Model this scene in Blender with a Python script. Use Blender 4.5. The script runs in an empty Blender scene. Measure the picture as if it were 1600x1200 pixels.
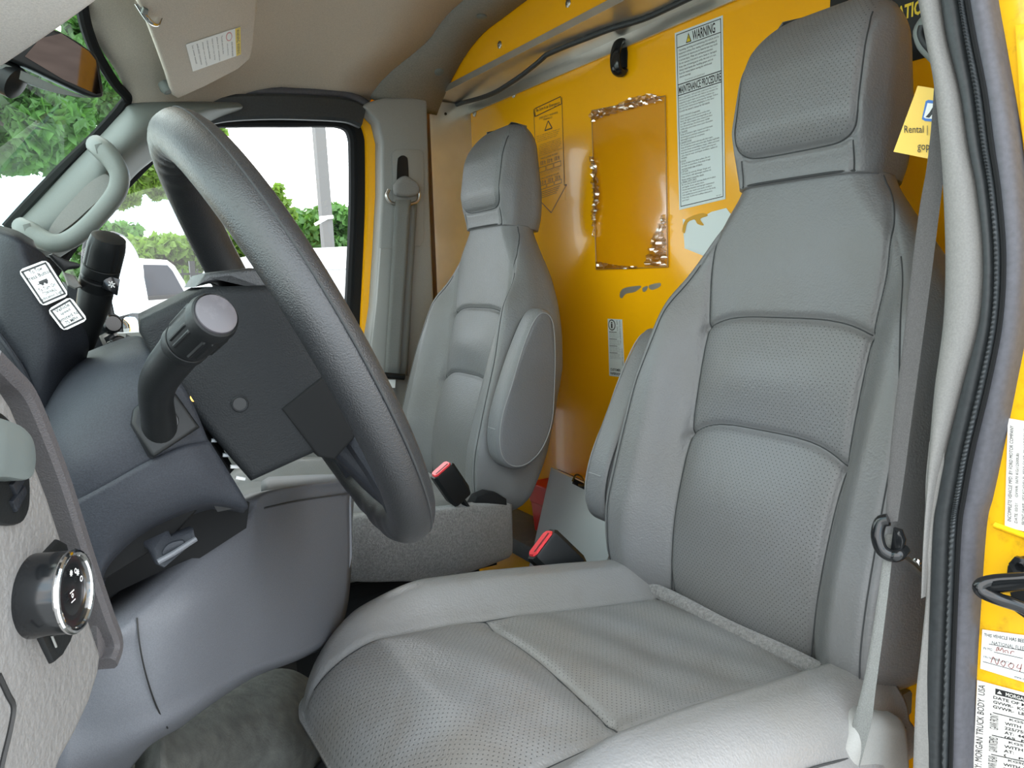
import bpy, bmesh, math, random
import numpy as np
from mathutils import Vector, Matrix
random.seed(7); rng = np.random.default_rng(7)
SC = bpy.context.scene; COL = SC.collection
# ------------------------------------------------------------ camera
F = 1150.0
def nrm(v): v = np.array(v, float); return v/np.linalg.norm(v)
CAM = np.array([0, 0, .9])
_Y = nrm([(80-800)/F, -(458-600)/F, -1]); _Z = nrm(np.cross([1, .03, 0], _Y)); _X = np.cross(_Y, _Z)
RM = np.array([_X, _Y, _Z])
cd = bpy.data.cameras.new('camera'); cd.sensor_fit = 'HORIZONTAL'; cd.sensor_width = 36; cd.lens = 36*F/1600; cd.clip_start = .02; cd.clip_end = 500
cam = bpy.data.objects.new('camera', cd); COL.objects.link(cam)
m4 = Matrix([[*RM[0], CAM[0]], [*RM[1], CAM[1]], [*RM[2], CAM[2]], [0, 0, 0, 1]]); cam.matrix_world = m4
SC.camera = cam
SC.view_settings.view_transform = 'Standard'; SC.view_settings.look = 'None'; SC.view_settings.gamma = 1
SC.view_settings.exposure = 0.0; SC.view_settings.use_curve_mapping = False
# ------------------------------------------------------------ sky
W = bpy.data.worlds.new('sky'); SC.world = W; W.use_nodes = True
nt = W.node_tree; nt.nodes.clear()
def N(nt, t, **k):
    n = nt.nodes.new(t)
    for a, b in k.items():
        if a[0] == '_': setattr(n, a[1:], b)
    return n
out = N(nt, 'ShaderNodeOutputWorld'); bg = N(nt, 'ShaderNodeBackground'); tc = N(nt, 'ShaderNodeTexCoord')
mp = N(nt, 'ShaderNodeMapping'); mp.inputs['Scale'].default_value = (1, 1, 2.6)
ns = N(nt, 'ShaderNodeTexNoise'); ns.inputs['Scale'].default_value = 2.3; ns.inputs['Detail'].default_value = 5
cr = N(nt, 'ShaderNodeValToRGB'); cr.color_ramp.elements[0].position = .36; cr.color_ramp.elements[0].color = (.42, .68, .9, 1)
cr.color_ramp.elements[1].position = .52; cr.color_ramp.elements[1].color = (1, 1, 1, 1)
nt.links.new(tc.outputs['Generated'], mp.inputs[0]); nt.links.new(mp.outputs[0], ns.inputs[0]); nt.links.new(ns.outputs[0], cr.inputs[0])
nt.links.new(cr.outputs[0], bg.inputs[0]); bg.inputs[1].default_value = 4.6; nt.links.new(bg.outputs[0], out.inputs[0])
sd = bpy.data.lights.new('sun', 'SUN'); sd.energy = .4; sd.angle = .5; sd.color = (1, .97, .92)
sun = bpy.data.objects.new('sun', sd); COL.objects.link(sun)
sun.rotation_euler = Vector((.35, .75, -.75)).to_track_quat('-Z', 'Y').to_euler()
# ------------------------------------------------------------ projection helpers (a photo pixel placed on a real plane)
def ray(px, py): return RM @ np.array([(px-800)/F, -(py-600)/F, -1.0])
def PX(px, py, x): r = ray(px, py); return CAM + r*(x/r[0])
def PY(px, py, y): r = ray(px, py); return CAM + r*(y/r[1])
def PZ(px, py, z): r = ray(px, py); return CAM + r*((z-CAM[2])/r[2])
def PL(px, py, p0, nn): r = ray(px, py); return CAM + r*(np.dot(np.array(p0)-CAM, nn)/np.dot(r, nn))
def plane3(a, b, c):
    nn = nrm(np.cross(b-a, c-a)); return lambda px, py: PL(px, py, a, nn)
def fY(y): return lambda px, py: PY(px, py, y)
def fX(x): return lambda px, py: PX(px, py, x)
# ------------------------------------------------------------ mesh helpers
def tagk(o, kind): o['kind'] = kind; return o
def tag(o, label, cat, group=None):
    o['label'] = label; o['category'] = cat
    if group: o['group'] = group
    return o
def thing(name, label, cat, loc=(0, 0, 0), group=None):
    o = bpy.data.objects.new(name, None); COL.objects.link(o); o.location = loc; o.empty_display_size = .05
    return tag(o, label, cat, group)
def worldloc(o):
    v = Vector((0, 0, 0))
    while o is not None: v = v + o.location; o = o.parent
    return v
def mesh(name, V, Fc, mat, parent=None, smooth=True, angle=35, recalc=True):
    """vertices are given in world coordinates; a parent's location is subtracted"""
    V = np.asarray(V, float)
    if parent is not None: V = V - np.array(worldloc(parent))
    me = bpy.data.meshes.new(name); me.from_pydata(V.tolist(), [], [tuple(int(i) for i in f) for f in Fc]); me.validate()
    if recalc:
        bm = bmesh.new(); bm.from_mesh(me); bmesh.ops.recalc_face_normals(bm, faces=bm.faces); bm.to_mesh(me); bm.free()
    if smooth:
        me.polygons.foreach_set('use_smooth', [True]*len(me.polygons))
        if angle < 180: me.set_sharp_from_angle(angle=math.radians(angle))
    if mat: me.materials.append(mat)
    o = bpy.data.objects.new(name, me); COL.objects.link(o); o.parent = parent
    return o
class MB:
    def __init__(s): s.V = []; s.F = []
    def add(s, V, Fc):
        k = len(s.V); s.V += [tuple(map(float, v)) for v in V]; s.F += [tuple(i+k for i in f) for f in Fc]; return s
    def box(s, a, b):
        (x0, y0, z0), (x1, y1, z1) = a, b
        return s.add([(x0, y0, z0), (x1, y0, z0), (x1, y1, z0), (x0, y1, z0), (x0, y0, z1), (x1, y0, z1), (x1, y1, z1), (x0, y1, z1)],
              [(0, 3, 2, 1), (4, 5, 6, 7), (0, 1, 5, 4), (1, 2, 6, 5), (2, 3, 7, 6), (3, 0, 4, 7)])
    def build(s, name, mat, parent=None, **k): return mesh(name, s.V, s.F, mat, parent, **k)
def cr_spline(P, n, closed=False):
    """Catmull-Rom resample of a list of points (any dimension), n samples per span"""
    P = np.array(P, float); m = len(P); o = []
    spans = m if closed else m-1
    for i in range(spans):
        if closed: a, b, c, d = P[(i-1) % m], P[i], P[(i+1) % m], P[(i+2) % m]
        else:
            b, c = P[i], P[i+1]; a = P[i-1] if i > 0 else 2*b-c; d = P[i+2] if i+2 < m else 2*c-b
        for j in range(n):
            t = j/n; o.append(.5*((2*b)+(c-a)*t+(2*a-5*b+4*c-d)*t*t+(3*b-a-3*c+d)*t**3))
    if not closed: o.append(P[-1])
    return np.array(o)
def frames(P, closed=False, up=None):
    P = np.array(P, float); T = np.gradient(P, axis=0) if not closed else np.roll(P, -1, 0)-np.roll(P, 1, 0)
    T /= np.maximum(np.linalg.norm(T, axis=1)[:, None], 1e-9)
    u = np.array(up if up is not None else ([0, 0, 1] if abs(T[0][2]) < .9 else [1, 0, 0]), float)
    Us = []; 
    for t in T:
        v = u - t*np.dot(u, t); v /= max(np.linalg.norm(v), 1e-9); Us.append(v)
        if up is None: u = v
    U = np.array(Us); return T, U, np.cross(T, U)
def sweepV(P, sec, closed=False, up=None, caps=True, scale=None):
    """sweep closed section [(a,b)] along P; a on 'side', b on 'up'"""
    T, U, S = frames(P, closed, up); P = np.array(P); sec = np.array(sec); k = len(sec); V = []; Fc = []
    for i in range(len(P)):
        sc = 1 if scale is None else scale[i]
        for a, b in sec: V.append(P[i]+S[i]*a*sc+U[i]*b*sc)
    n = len(P)
    for i in range(n if closed else n-1):
        for j in range(k):
            a = i*k+j; b = i*k+(j+1) % k; c = ((i+1) % n)*k+(j+1) % k; d = ((i+1) % n)*k+j; Fc.append((a, b, c, d))
    if caps and not closed: Fc += [tuple(range(k-1, -1, -1)), tuple((n-1)*k+j for j in range(k))]
    return V, Fc
def circ(r, k=12): return [(r*math.cos(2*math.pi*j/k), r*math.sin(2*math.pi*j/k)) for j in range(k)]
def tube(name, P, r, mat, parent=None, k=12, closed=False, up=None, **kw):
    V, Fc = sweepV(P, circ(1 if not np.isscalar(r) else r, k), closed, up, scale=None if np.isscalar(r) else r)
    return mesh(name, V, Fc, mat, parent, **kw)
def rect(w, h, bev=.25):
    b = min(w, h)*bev; w /= 2; h /= 2
    return [(w-b, -h), (w, -h+b), (w, h-b), (w-b, h), (-w+b, h), (-w, h-b), (-w, -h+b), (-w+b, -h)]
def sweep(name, P, sec, mat, parent=None, closed=False, up=None, **kw):
    V, Fc = sweepV(P, sec, closed, up); return mesh(name, V, Fc, mat, parent, **kw)
def lathe(name, prof, o, axis, mat, parent=None, k=32, **kw):
    """prof: [(radius, height)]"""
    V, Fc = latheV(prof, o, axis, k); return mesh(name, V, Fc, mat, parent, **kw)
def latheV(prof, o, axis, k=32, ripple=None):
    ax = nrm(axis); a = nrm(np.cross(ax, [0, 0, 1] if abs(ax[2]) < .9 else [1, 0, 0])); b = np.cross(ax, a); V = []; Fc = []
    for i, (r, h) in enumerate(prof):
        for j in range(k):
            t = 2*math.pi*j/k; rr = r*(ripple(j, i) if ripple else 1); V.append(np.array(o)+ax*h+(a*math.cos(t)+b*math.sin(t))*rr)
    for i in range(len(prof)-1):
        for j in range(k): Fc.append((i*k+j, i*k+(j+1) % k, (i+1)*k+(j+1) % k, (i+1)*k+j))
    Fc += [tuple(range(k-1, -1, -1)), tuple((len(prof)-1)*k+j for j in range(k))]
    return V, Fc
def slab(name, O, ext, mat, parent=None, bevel=0, seg=2, smooth=True, angle=35):
    """closed outline O (3D points) extruded by vector ext, rim edges bevelled"""
    O = np.array(O, float)
    if parent is not None: O = O - np.array(worldloc(parent))
    bm = bmesh.new(); A = [bm.verts.new(p) for p in O]; B = [bm.verts.new(p+np.array(ext)) for p in O]; n = len(O)
    f1 = bm.faces.new(A); f2 = bm.faces.new(B[::-1])
    for i in range(n): bm.faces.new((A[i], B[i], B[(i+1) % n], A[(i+1) % n]))
    bmesh.ops.recalc_face_normals(bm, faces=bm.faces)
    if bevel > 0:
        es = list(set(f1.edges) | set(f2.edges))
        bmesh.ops.bevel(bm, geom=es, offset=bevel, segments=seg, profile=.5, affect='EDGES', clamp_overlap=True)
    bmesh.ops.triangulate(bm, faces=[f for f in bm.faces if len(f.verts) > 4])
    me = bpy.data.meshes.new(name); bm.to_mesh(me); bm.free()
    if smooth: me.polygons.foreach_set('use_smooth', [True]*len(me.polygons)); me.set_sharp_from_angle(angle=math.radians(angle))
    me.materials.append(mat); o = bpy.data.objects.new(name, me); COL.objects.link(o); o.parent = parent; return o
def grid(name, G, mat, parent=None, thick=0, vec=None, uv=None, angle=180):
    """surface through a grid of points G[i][j]; with thick/vec a closed shell"""
    G = np.array(G, float); a, b = G.shape[:2]; V = G.reshape(-1, 3).tolist()
    Fc = [(i*b+j, i*b+j+1, (i+1)*b+j+1, (i+1)*b+j) for i in range(a-1) for j in range(b-1)]
    if vec is not None:
        k = len(V); V += (G.reshape(-1, 3)+np.array(vec)).tolist()
        Fc += [tuple(x+k for x in f[::-1]) for f in Fc]
        rim = [j for j in range(b)]+[i*b+b-1 for i in range(1, a)]+[(a-1)*b+j for j in range(b-2, -1, -1)]+[i*b for i in range(a-2, 0, -1)]
        for q in range(len(rim)): x, y = rim[q], rim[(q+1) % len(rim)]; Fc.append((x, y, y+k, x+k))
    return mesh(name, V, Fc, mat, parent, angle=angle)
def loft(name, rows, mat, parent=None, nu=6, nv=6, vec=None, angle=180, proj=PY):
    """rows of (px,py,depth): smooth surface through them"""
    G = [cr_spline([proj(*p) for p in r], nu) for r in rows]; G = np.array(G)
    G2 = np.array([cr_spline(G[:, j], nv) for j in range(G.shape[1])]).transpose(1, 0, 2)
    return grid(name, G2, mat, parent, vec=vec, angle=angle)
def sm(a, b, x): t = np.clip((x-a)/(b-a), 0, 1); return t*t*(3-2*t)
# ------------------------------------------------------------ materials
def mat(name, col, rough=.5, metal=0, spec=.5, noise=None, bump=None, emit=None, coat=0, sheen=0, alpha=None, dirt=None):
    """noise=(scale, amount) colour grain; bump=(scale, strength, distance); dirt=(scale, colour, amount)"""
    m = bpy.data.materials.new(name); m.use_nodes = True; t = m.node_tree; b = t.nodes['Principled BSDF']
    b.inputs['Base Color'].default_value = (*col, 1); b.inputs['Roughness'].default_value = rough; b.inputs['Metallic'].default_value = metal
    b.inputs['Specular IOR Level'].default_value = spec; b.inputs['Coat Weight'].default_value = coat; b.inputs['Coat Roughness'].default_value = .04
    b.inputs['Sheen Weight'].default_value = sheen
    tc = t.nodes.new('ShaderNodeTexCoord'); src = None
    if noise:
        n = t.nodes.new('ShaderNodeTexNoise'); n.inputs['Scale'].default_value = noise[0]; n.inputs['Detail'].default_value = 4
        r = t.nodes.new('ShaderNodeValToRGB'); a = noise[1]
        r.color_ramp.elements[0].position = .3; r.color_ramp.elements[1].position = .7
        r.color_ramp.elements[0].color = tuple(max(c*(1-a), 0) for c in col)+(1,); r.color_ramp.elements[1].color = tuple(min(c*(1+a), 1) for c in col)+(1,)
        t.links.new(tc.outputs['Object'], n.inputs[0]); t.links.new(n.outputs[0], r.inputs[0]); src = r.outputs[0]; t.links.new(src, b.inputs['Base Color'])
    if dirt:
        n = t.nodes.new('ShaderNodeTexNoise'); n.inputs['Scale'].default_value = dirt[0]; n.inputs['Detail'].default_value = 8; n.inputs['Roughness'].default_value = .7
        r = t.nodes.new('ShaderNodeValToRGB'); r.color_ramp.elements[0].position = .52; r.color_ramp.elements[1].position = .72
        r.color_ramp.elements[1].color = (dirt[2],)*3+(1,); x = t.nodes.new('ShaderNodeMixRGB'); x.inputs[2].default_value = (*dirt[1], 1)
        t.links.new(tc.outputs['Object'], n.inputs[0]); t.links.new(n.outputs[0], r.inputs[0]); t.links.new(r.outputs[0], x.inputs[0])
        if src: t.links.new(src, x.inputs[1])
        else: x.inputs[1].default_value = (*col, 1)
        t.links.new(x.outputs[0], b.inputs['Base Color'])
    if bump:
        n = t.nodes.new('ShaderNodeTexNoise'); n.inputs['Scale'].default_value = bump[0]; n.inputs['Detail'].default_value = 3
        bp = t.nodes.new('ShaderNodeBump'); bp.inputs['Strength'].default_value = bump[1]; bp.inputs['Distance'].default_value = bump[2]
        t.links.new(tc.outputs['Object'], n.inputs[0]); t.links.new(n.outputs[0], bp.inputs['Height']); t.links.new(bp.outputs[0], b.inputs['Normal'])
    if emit: b.inputs['Emission Color'].default_value = (*emit[0], 1); b.inputs['Emission Strength'].default_value = emit[1]
    return m
def leather(name, col, perf, rough=.42, stain=.0):
    """grained leatherette; perf = punched holes on a hexagonal lattice laid out in metres in the UV map"""
    m = mat(name, col, rough, spec=.45); t = m.node_tree; b = t.nodes['Principled BSDF']; tc = [n for n in t.nodes if n.type == 'TEX_COORD'][0]
    vo = t.nodes.new('ShaderNodeTexVoronoi'); vo.inputs['Scale'].default_value = 420; vo.feature = 'SMOOTH_F1'
    no = t.nodes.new('ShaderNodeTexNoise'); no.inputs['Scale'].default_value = 160; no.inputs['Detail'].default_value = 4
    ad = t.nodes.new('ShaderNodeMath'); ad.operation = 'ADD'
    t.links.new(tc.outputs['Object'], vo.inputs['Vector']); t.links.new(tc.outputs['Object'], no.inputs['Vector'])
    t.links.new(vo.outputs['Distance'], ad.inputs[0]); t.links.new(no.outputs[0], ad.inputs[1])
    bp = t.nodes.new('ShaderNodeBump'); bp.inputs['Strength'].default_value = .38; bp.inputs['Distance'].default_value = .0012
    t.links.new(ad.outputs[0], bp.inputs['Height']); t.links.new(bp.outputs[0], b.inputs['Normal'])
    # uneven tone from wear
    n2 = t.nodes.new('ShaderNodeTexNoise'); n2.inputs['Scale'].default_value = 4.5; n2.inputs['Detail'].default_value = 6
    r2 = t.nodes.new('ShaderNodeValToRGB'); r2.color_ramp.elements[0].position = .35; r2.color_ramp.elements[1].position = .7
    r2.color_ramp.elements[0].color = (col[0]*.93, col[1]*.9, col[2]*.84, 1); r2.color_ramp.elements[1].color = (col[0]*1.04, col[1]*1.05, col[2]*1.07, 1)
    t.links.new(tc.outputs['Object'], n2.inputs[0]); t.links.new(n2.outputs[0], r2.inputs[0]); last = r2.outputs[0]
    if stain:
        n3 = t.nodes.new('ShaderNodeTexNoise'); n3.inputs['Scale'].default_value = 7; n3.inputs['Detail'].default_value = 7
        r3 = t.nodes.new('ShaderNodeValToRGB'); r3.color_ramp.elements[0].position = .5; r3.color_ramp.elements[1].position = .75; r3.color_ramp.elements[1].color = (stain,)*3+(1,)
        mx = t.nodes.new('ShaderNodeMixRGB'); mx.inputs[2].default_value = (.12, .09, .06, 1)
        t.links.new(tc.outputs['Object'], n3.inputs[0]); t.links.new(n3.outputs[0], r3.inputs[0]); t.links.new(r3.outputs[0], mx.inputs[0]); t.links.new(last, mx.inputs[1]); last = mx.outputs[0]
    if perf:
        uv = t.nodes.new('ShaderNodeUVMap'); uv.uv_map = 'metres'; sp = t.nodes.new('ShaderNodeSeparateXYZ'); t.links.new(uv.outputs[0], sp.inputs[0])
        def M(op, a, bb=None):
            n = t.nodes.new('ShaderNodeMath'); n.operation = op
            for i, v in enumerate((a, bb)):
                if v is None: continue
                if isinstance(v, (int, float)): n.inputs[i].default_value = v
                else: t.links.new(v, n.inputs[i])
            return n.outputs[0]
        p = .0064; v = M('DIVIDE', sp.outputs[1], p*.62); u = M('DIVIDE', sp.outputs[0], p)
        off = M('MULTIPLY', M('MODULO', M('FLOOR', v), 2.0), .5)
        fu = M('SUBTRACT', M('FRACT', M('ADD', u, off)), .5); fv = M('MULTIPLY', M('SUBTRACT', M('FRACT', v), .5), .62)
        d = M('SQRT', M('ADD', M('MULTIPLY', fu, fu), M('MULTIPLY', fv, fv)))
        dot = M('LESS_THAN', d, .115)
        at = t.nodes.new('ShaderNodeAttribute'); at.attribute_name = 'perf'; k = M('MULTIPLY', M('MULTIPLY', dot, at.outputs['Fac']), .8)
        mx = t.nodes.new('ShaderNodeMixRGB'); mx.inputs[2].default_value = (.03, .03, .03, 1)
        t.links.new(k, mx.inputs[0]); t.links.new(last, mx.inputs[1]); last = mx.outputs[0]
    t.links.new(last, b.inputs['Base Color']); return m
def glass(name, tint, gl=.08):
    m = bpy.data.materials.new(name); m.use_nodes = True; t = m.node_tree; t.nodes.clear()
    o = t.nodes.new('ShaderNodeOutputMaterial'); mx = t.nodes.new('ShaderNodeMixShader'); tr = t.nodes.new('ShaderNodeBsdfTransparent'); g = t.nodes.new('ShaderNodeBsdfGlossy')
    lw = t.nodes.new('ShaderNodeLayerWeight'); lw.inputs[0].default_value = .5; pw = t.nodes.new('ShaderNodeMath'); pw.operation = 'POWER'; pw.inputs[1].default_value = 5; t.links.new(lw.outputs['Facing'], pw.inputs[0]); fr = t.nodes.new('ShaderNodeMath'); fr.operation = 'MULTIPLY_ADD'; fr.inputs[1].default_value = .9; fr.inputs[2].default_value = .04; t.links.new(pw.outputs[0], fr.inputs[0])
    tr.inputs[0].default_value = (*tint, 1); g.inputs['Roughness'].default_value = .0
    t.links.new(fr.outputs[0], mx.inputs[0]); t.links.new(tr.outputs[0], mx.inputs[1]); t.links.new(g.outputs[0], mx.inputs[2]); t.links.new(mx.outputs[0], o.inputs[0]); return m
M_LE = leather('grey_leatherette', (.150, .154, .162), False)
M_LP = leather('perforated_leatherette', (.150, .154, .160), True)
M_LC = leather('worn_perforated_leatherette', (.222, .222, .224), True, .34, .5)
M_LCB = leather('worn_leatherette', (.23,.232,.236), False, .36, .3)
M_SEAM = mat('seam_thread', (.035, .037, .038), .8)
M_STIT = mat('pale_stitching', (.24, .245, .245), .7)
M_YEL = mat('yellow_gloss_paint', (.96, .45, .003), .2, spec=.5, coat=.3, bump=(60, .03, .002))
M_YELJ = mat('yellow_jamb_paint', (.92, .50, .006), .3, coat=.4, dirt=(45, (.2, .09, .01), .5))
M_GALV = mat('galvanised_steel', (.62, .61, .56), .30, metal=.8, noise=(12, .07))
M_HEAD = mat('headliner_fabric', (.53, .475, .40), .95, noise=(700, .16), bump=(900, .3, .001))
M_VIS = mat('visor_fabric', (.60, .545, .475), .95, noise=(700, .16), bump=(900, .3, .001))
M_TRIMD = mat('dark_header_trim', (.21, .195, .165), .7, noise=(300, .15))
M_PIL = mat('pillar_plastic', (.135, .150, .138), .5, noise=(500, .04), bump=(700, .12, .0008))
M_PIL2 = mat('rear_pillar_plastic', (.26, .26, .245), .55, noise=(500, .05), bump=(700, .15, .0008))
M_TRIML = mat('light_grey_trim', (.20, .196, .185), .75, noise=(600, .10), bump=(800, .25, .001))
M_DASHD = mat('dark_slate_plastic', (.014, .016, .020), .5, spec=.28, bump=(800, .3, .001), noise=(900, .2))
M_POD = mat('blue_grey_plastic', (.026, .029, .036), .52, spec=.28, bump=(900, .3, .001), noise=(900, .22))
M_KNEE = mat('slate_grey_plastic', (.112, .117, .131), .5, bump=(900, .25, .001), noise=(900, .12))
M_BEZ = mat('pale_grey_textured_plastic', (.205, .199, .193), .5, bump=(260, .6, .0018), noise=(600, .05))
M_EDGE = mat('dark_taupe_textured_plastic', (.07, .065, .068), .6, bump=(1100, .6, .001))
M_BLK = mat('black_plastic', (.009, .010, .0105), .42, spec=.32, bump=(700, .15, .0006))
M_BLKG = mat('gloss_black_plastic', (.01, .011, .012), .15)
M_BLKM = mat('matt_black_rubber', (.010, .0105, .011), .8, spec=.2)
M_WHEEL = mat('black_grained_leather', (.022, .023, .025), .34, spec=.7, bump=(900, .6, .001))
M_HUB = mat('charcoal_vinyl', (.010, .0115, .013), .5, spec=.25, bump=(800, .6, .001))
M_SEAL = mat('dark_rubber_seal', (.025, .029, .031), .5, noise=(200, .2), bump=(300, .2, .001))
M_SEAL2 = mat('purple_grey_rubber', (.062, .062, .073), .5, noise=(200, .15))
M_BELT = mat('grey_belt_webbing', (.17, .175, .165), .8, noise=(900, .2), bump=(1200, .6, .001))
M_BELTD = mat('charcoal_belt_webbing', (.085, .082, .08), .8, noise=(900, .2), bump=(1200, .6, .001))
M_CARP = mat('grey_carpet', (.19, .183, .175), 1, noise=(260, .3), bump=(500, .9, .003), sheen=.3)
M_FLOOR = mat('rubber_floor', (.095, .095, .085), .7, noise=(60, .25), bump=(300, .4, .002))
M_RED = mat('red_plastic', (.90, .02, .015), .35)
M_REDB = mat('red_buckle_button', (.85, .06, .07), .25, emit=None)
M_WHITE = mat('white_vinyl', (.78, .79, .77), .4)
M_LBL = mat('pale_blue_white_vinyl', (.66, .73, .72), .4)
M_SILV = mat('silver_label', (.68, .66, .62), .45)
M_INK = mat('black_ink', (.012, .012, .012), .5)
M_GINK = mat('grey_ink', (.16, .17, .18), .6)
M_PALE = mat('white_print', (.8, .8, .78), .5)
M_YINK = mat('yellow_print', (.8, .6, .02), .5)
M_CHROME = mat('chrome', (.9, .9, .9), .06, metal=1)
M_STEEL = mat('brushed_steel', (.5, .49, .46), .3, metal=1)
M_BIND = mat('pale_grey_board', (.50, .54, .56), .35)
M_CARD = mat('yellow_card', (.87, .58, .10), .5)
M_BRASS = mat('brass', (.7, .45, .12), .25, metal=1)
M_BLUE = mat('blue_print', (.04, .16, .5), .5)
M_SHELF = mat('painted_grey_sill', (.13, .15, .16), .55, dirt=(30, (.3, .28, .25), .5))
M_GLW = glass('windscreen_glass', (.84, .95, .89)); M_GLD = glass('door_glass', (.97, .99, .98))
def filmmat():
    m = bpy.data.materials.new('clear_plastic_film'); m.use_nodes = True; t = m.node_tree; t.nodes.clear()
    o = t.nodes.new('ShaderNodeOutputMaterial'); mx = t.nodes.new('ShaderNodeMixShader'); tr = t.nodes.new('ShaderNodeBsdfTransparent'); g = t.nodes.new('ShaderNodeBsdfGlossy')
    tr.inputs[0].default_value = (.93, .9, .86, 1); g.inputs['Roughness'].default_value = .12; mx.inputs[0].default_value = .16
    t.links.new(tr.outputs[0], mx.inputs[1]); t.links.new(g.outputs[0], mx.inputs[2]); t.links.new(mx.outputs[0], o.inputs[0]); return m
M_FILM = filmmat()
# ------------------------------------------------------------ flat cards with writing
class Card:
    """a flat sticker: corners TL, TR, BR, BL in world space; (u,v) from the top left in 0..1"""
    def __init__(s, TL, TR, BR, BL, name, material, parent=None, thick=.0006, off=.0006, toward=CAM, corner=0):
        s.c = [np.array(q, float) for q in (TL, TR, BR, BL)]
        nn = nrm(np.cross(s.c[1]-s.c[0], s.c[3]-s.c[0])); 
        if np.dot(nn, np.array(toward)-s.c[0]) < 0: nn = -nn
        s.n = nn; s.off = off+thick; s.parent = parent
        if name:
            O = [q+nn*off for q in s.c]
            if corner:
                o2 = []
                for i in range(4):
                    a, b, c = O[i-1], O[i], O[(i+1) % 4]; o2 += [b+nrm(a-b)*corner, b+nrm(a-b)*corner*.3+nrm(c-b)*corner*.3, b+nrm(c-b)*corner]
                O = o2
            s.o = slab(name, O, nn*thick, material, parent, smooth=False)
            if parent is None: s.parent = s.o
        s.ink = {}
    def at(s, u, v, d=0):
        a, b, c, e = s.c; return (a*(1-u)+b*u)*(1-v)+(e*(1-u)+c*u)*v+s.n*(s.off+.0002+d)
    def poly(s, pts, m, name='print', d=0):
        k = s.ink.setdefault((m.name, name), (MB(), m)); k[0].add([s.at(u, v, d) for u, v in pts], [tuple(range(len(pts)))])
    def rect(s, u0, v0, u1, v1, m, name='print', d=0): s.poly([(u0, v0), (u1, v0), (u1, v1), (u0, v1)], m, name, d)
    def frame(s, u0, v0, u1, v1, w, m, name='border'):
        W_ = np.linalg.norm(s.c[1]-s.c[0]); H_ = np.linalg.norm(s.c[3]-s.c[0]); a = w/W_; b = w/H_
        s.rect(u0, v0, u1, v0+b, m, name); s.rect(u0, v1-b, u1, v1, m, name); s.rect(u0, v0, u0+a, v1, m, name); s.rect(u1-a, v0, u1, v1, m, name)
    def line(s, p, q, w, m, name='print'):
        A = s.at(*p); B = s.at(*q); d = nrm(np.cross(B-A, s.n))*w/2; k = s.ink.setdefault((m.name, name), (MB(), m)); k[0].add([A-d, B-d, B+d, A+d], [(0, 1, 2, 3)])
    def text(s, body, u0, v0, u1, v1, m, name='lettering', rot=0, bold=0, d=.0001):
        V, Fc = glyphs(body, bold)
        if len(V) == 0: return
        V = np.array(V); mn = V.min(0); sz = np.maximum(V.max(0)-mn, 1e-6); q = (V-mn)/sz; P = []
        for x, y in q:
            if rot == 0: u, v = x, 1-y
            elif rot == 90: u, v = 1-y, 1-x      # reads upwards
            else: u, v = y, x                   # reads downwards
            P.append(s.at(u0+(u1-u0)*u, v0+(v1-v0)*v, d))
        k = s.ink.setdefault((m.name, name), (MB(), m)); k[0].add(P, Fc)
    def done(s):
        for (mn, name), (mb, m) in s.ink.items(): tagk(mb.build(name, m, s.parent, smooth=False, recalc=False), 'stuff')
        s.ink = {}
_gc = {}
def glyphs(body, bold=0):
    key = (body, bold)
    if key in _gc: return _gc[key]
    c = bpy.data.curves.new('t', 'FONT'); c.body = body; c.size = 1; c.resolution_u = 2; c.offset = bold; c.fill_mode = 'FRONT'
    o = bpy.data.objects.new('t', c); COL.objects.link(o); dg = bpy.context.evaluated_depsgraph_get(); me = bpy.data.meshes.new_from_object(o.evaluated_get(dg))
    r = ([(v.co.x, v.co.y) for v in me.vertices], [tuple(p.vertices) for p in me.polygons])
    bpy.data.objects.remove(o); bpy.data.curves.remove(c); bpy.data.meshes.remove(me); _gc[key] = r; return r
# ============================================================ THE CAB SHELL
YP = 1.95                                                        # passenger side wall
GZ = -.72                                                        # street level
def roof_z(x, y):
    e = abs(y-1.1); z = 1.56-.02*(e/.5)**2 if e < .5 else 1.54-.16*((e-.5)/.36)**2
    u = (x-xf(y))/(.62-xf(y)); return z-(.11+.04*float(sm(1.6, 1.75, y)))*float(1-sm(0, 1, u))
def xf(y): return .10+.08*float(sm(1.62, 1.86, y))
xs = [0, .04, .10, .17, .25, .34, .45, .6, .8, 1]; ys = np.concatenate([np.linspace(.24, .6, 10), np.linspace(.7, 1.5, 9), np.linspace(1.58, 1.96, 14)])
ceiling = tagk(grid('ceiling', [[(xf(y)*(1-q)+q*(.88-.10*sm(1.75, 1.96, y)-.10*sm(.45, .24, y)), y, roof_z(xf(y)*(1-q)+q*.88, y)) for y in ys] for q in xs], M_HEAD, vec=(0, 0, .04)), 'structure')
def rim(x, dz): return [(x, y, roof_z(.9, y)+dz) for y in ys]
ys1 = np.array([min(y, 1.945) for y in ys])
G = [[(.88-.10*sm(1.75, 1.96, y)-.10*sm(.45, .24, y)-.004, y, roof_z(.9, y)-.002) for y in ys1], [(.90-.07*sm(1.75, 1.96, y), y, roof_z(.9, y)-.016) for y in ys1], [(.975, y, roof_z(.9, y)-.028) for y in ys1]]
tr = tagk(grid('trim_1', G, M_TRIMD, vec=(0, 0, .03)), 'structure')
for px, py in [(723, 20), (652, 87)]:
    p = plane3(PY(723, 20, 1.66), PY(652, 87, 1.87), PY(760, 20, 1.60))(px, py)
    y = p[1]; p = np.array([.935, 0, 0]); 
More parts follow.
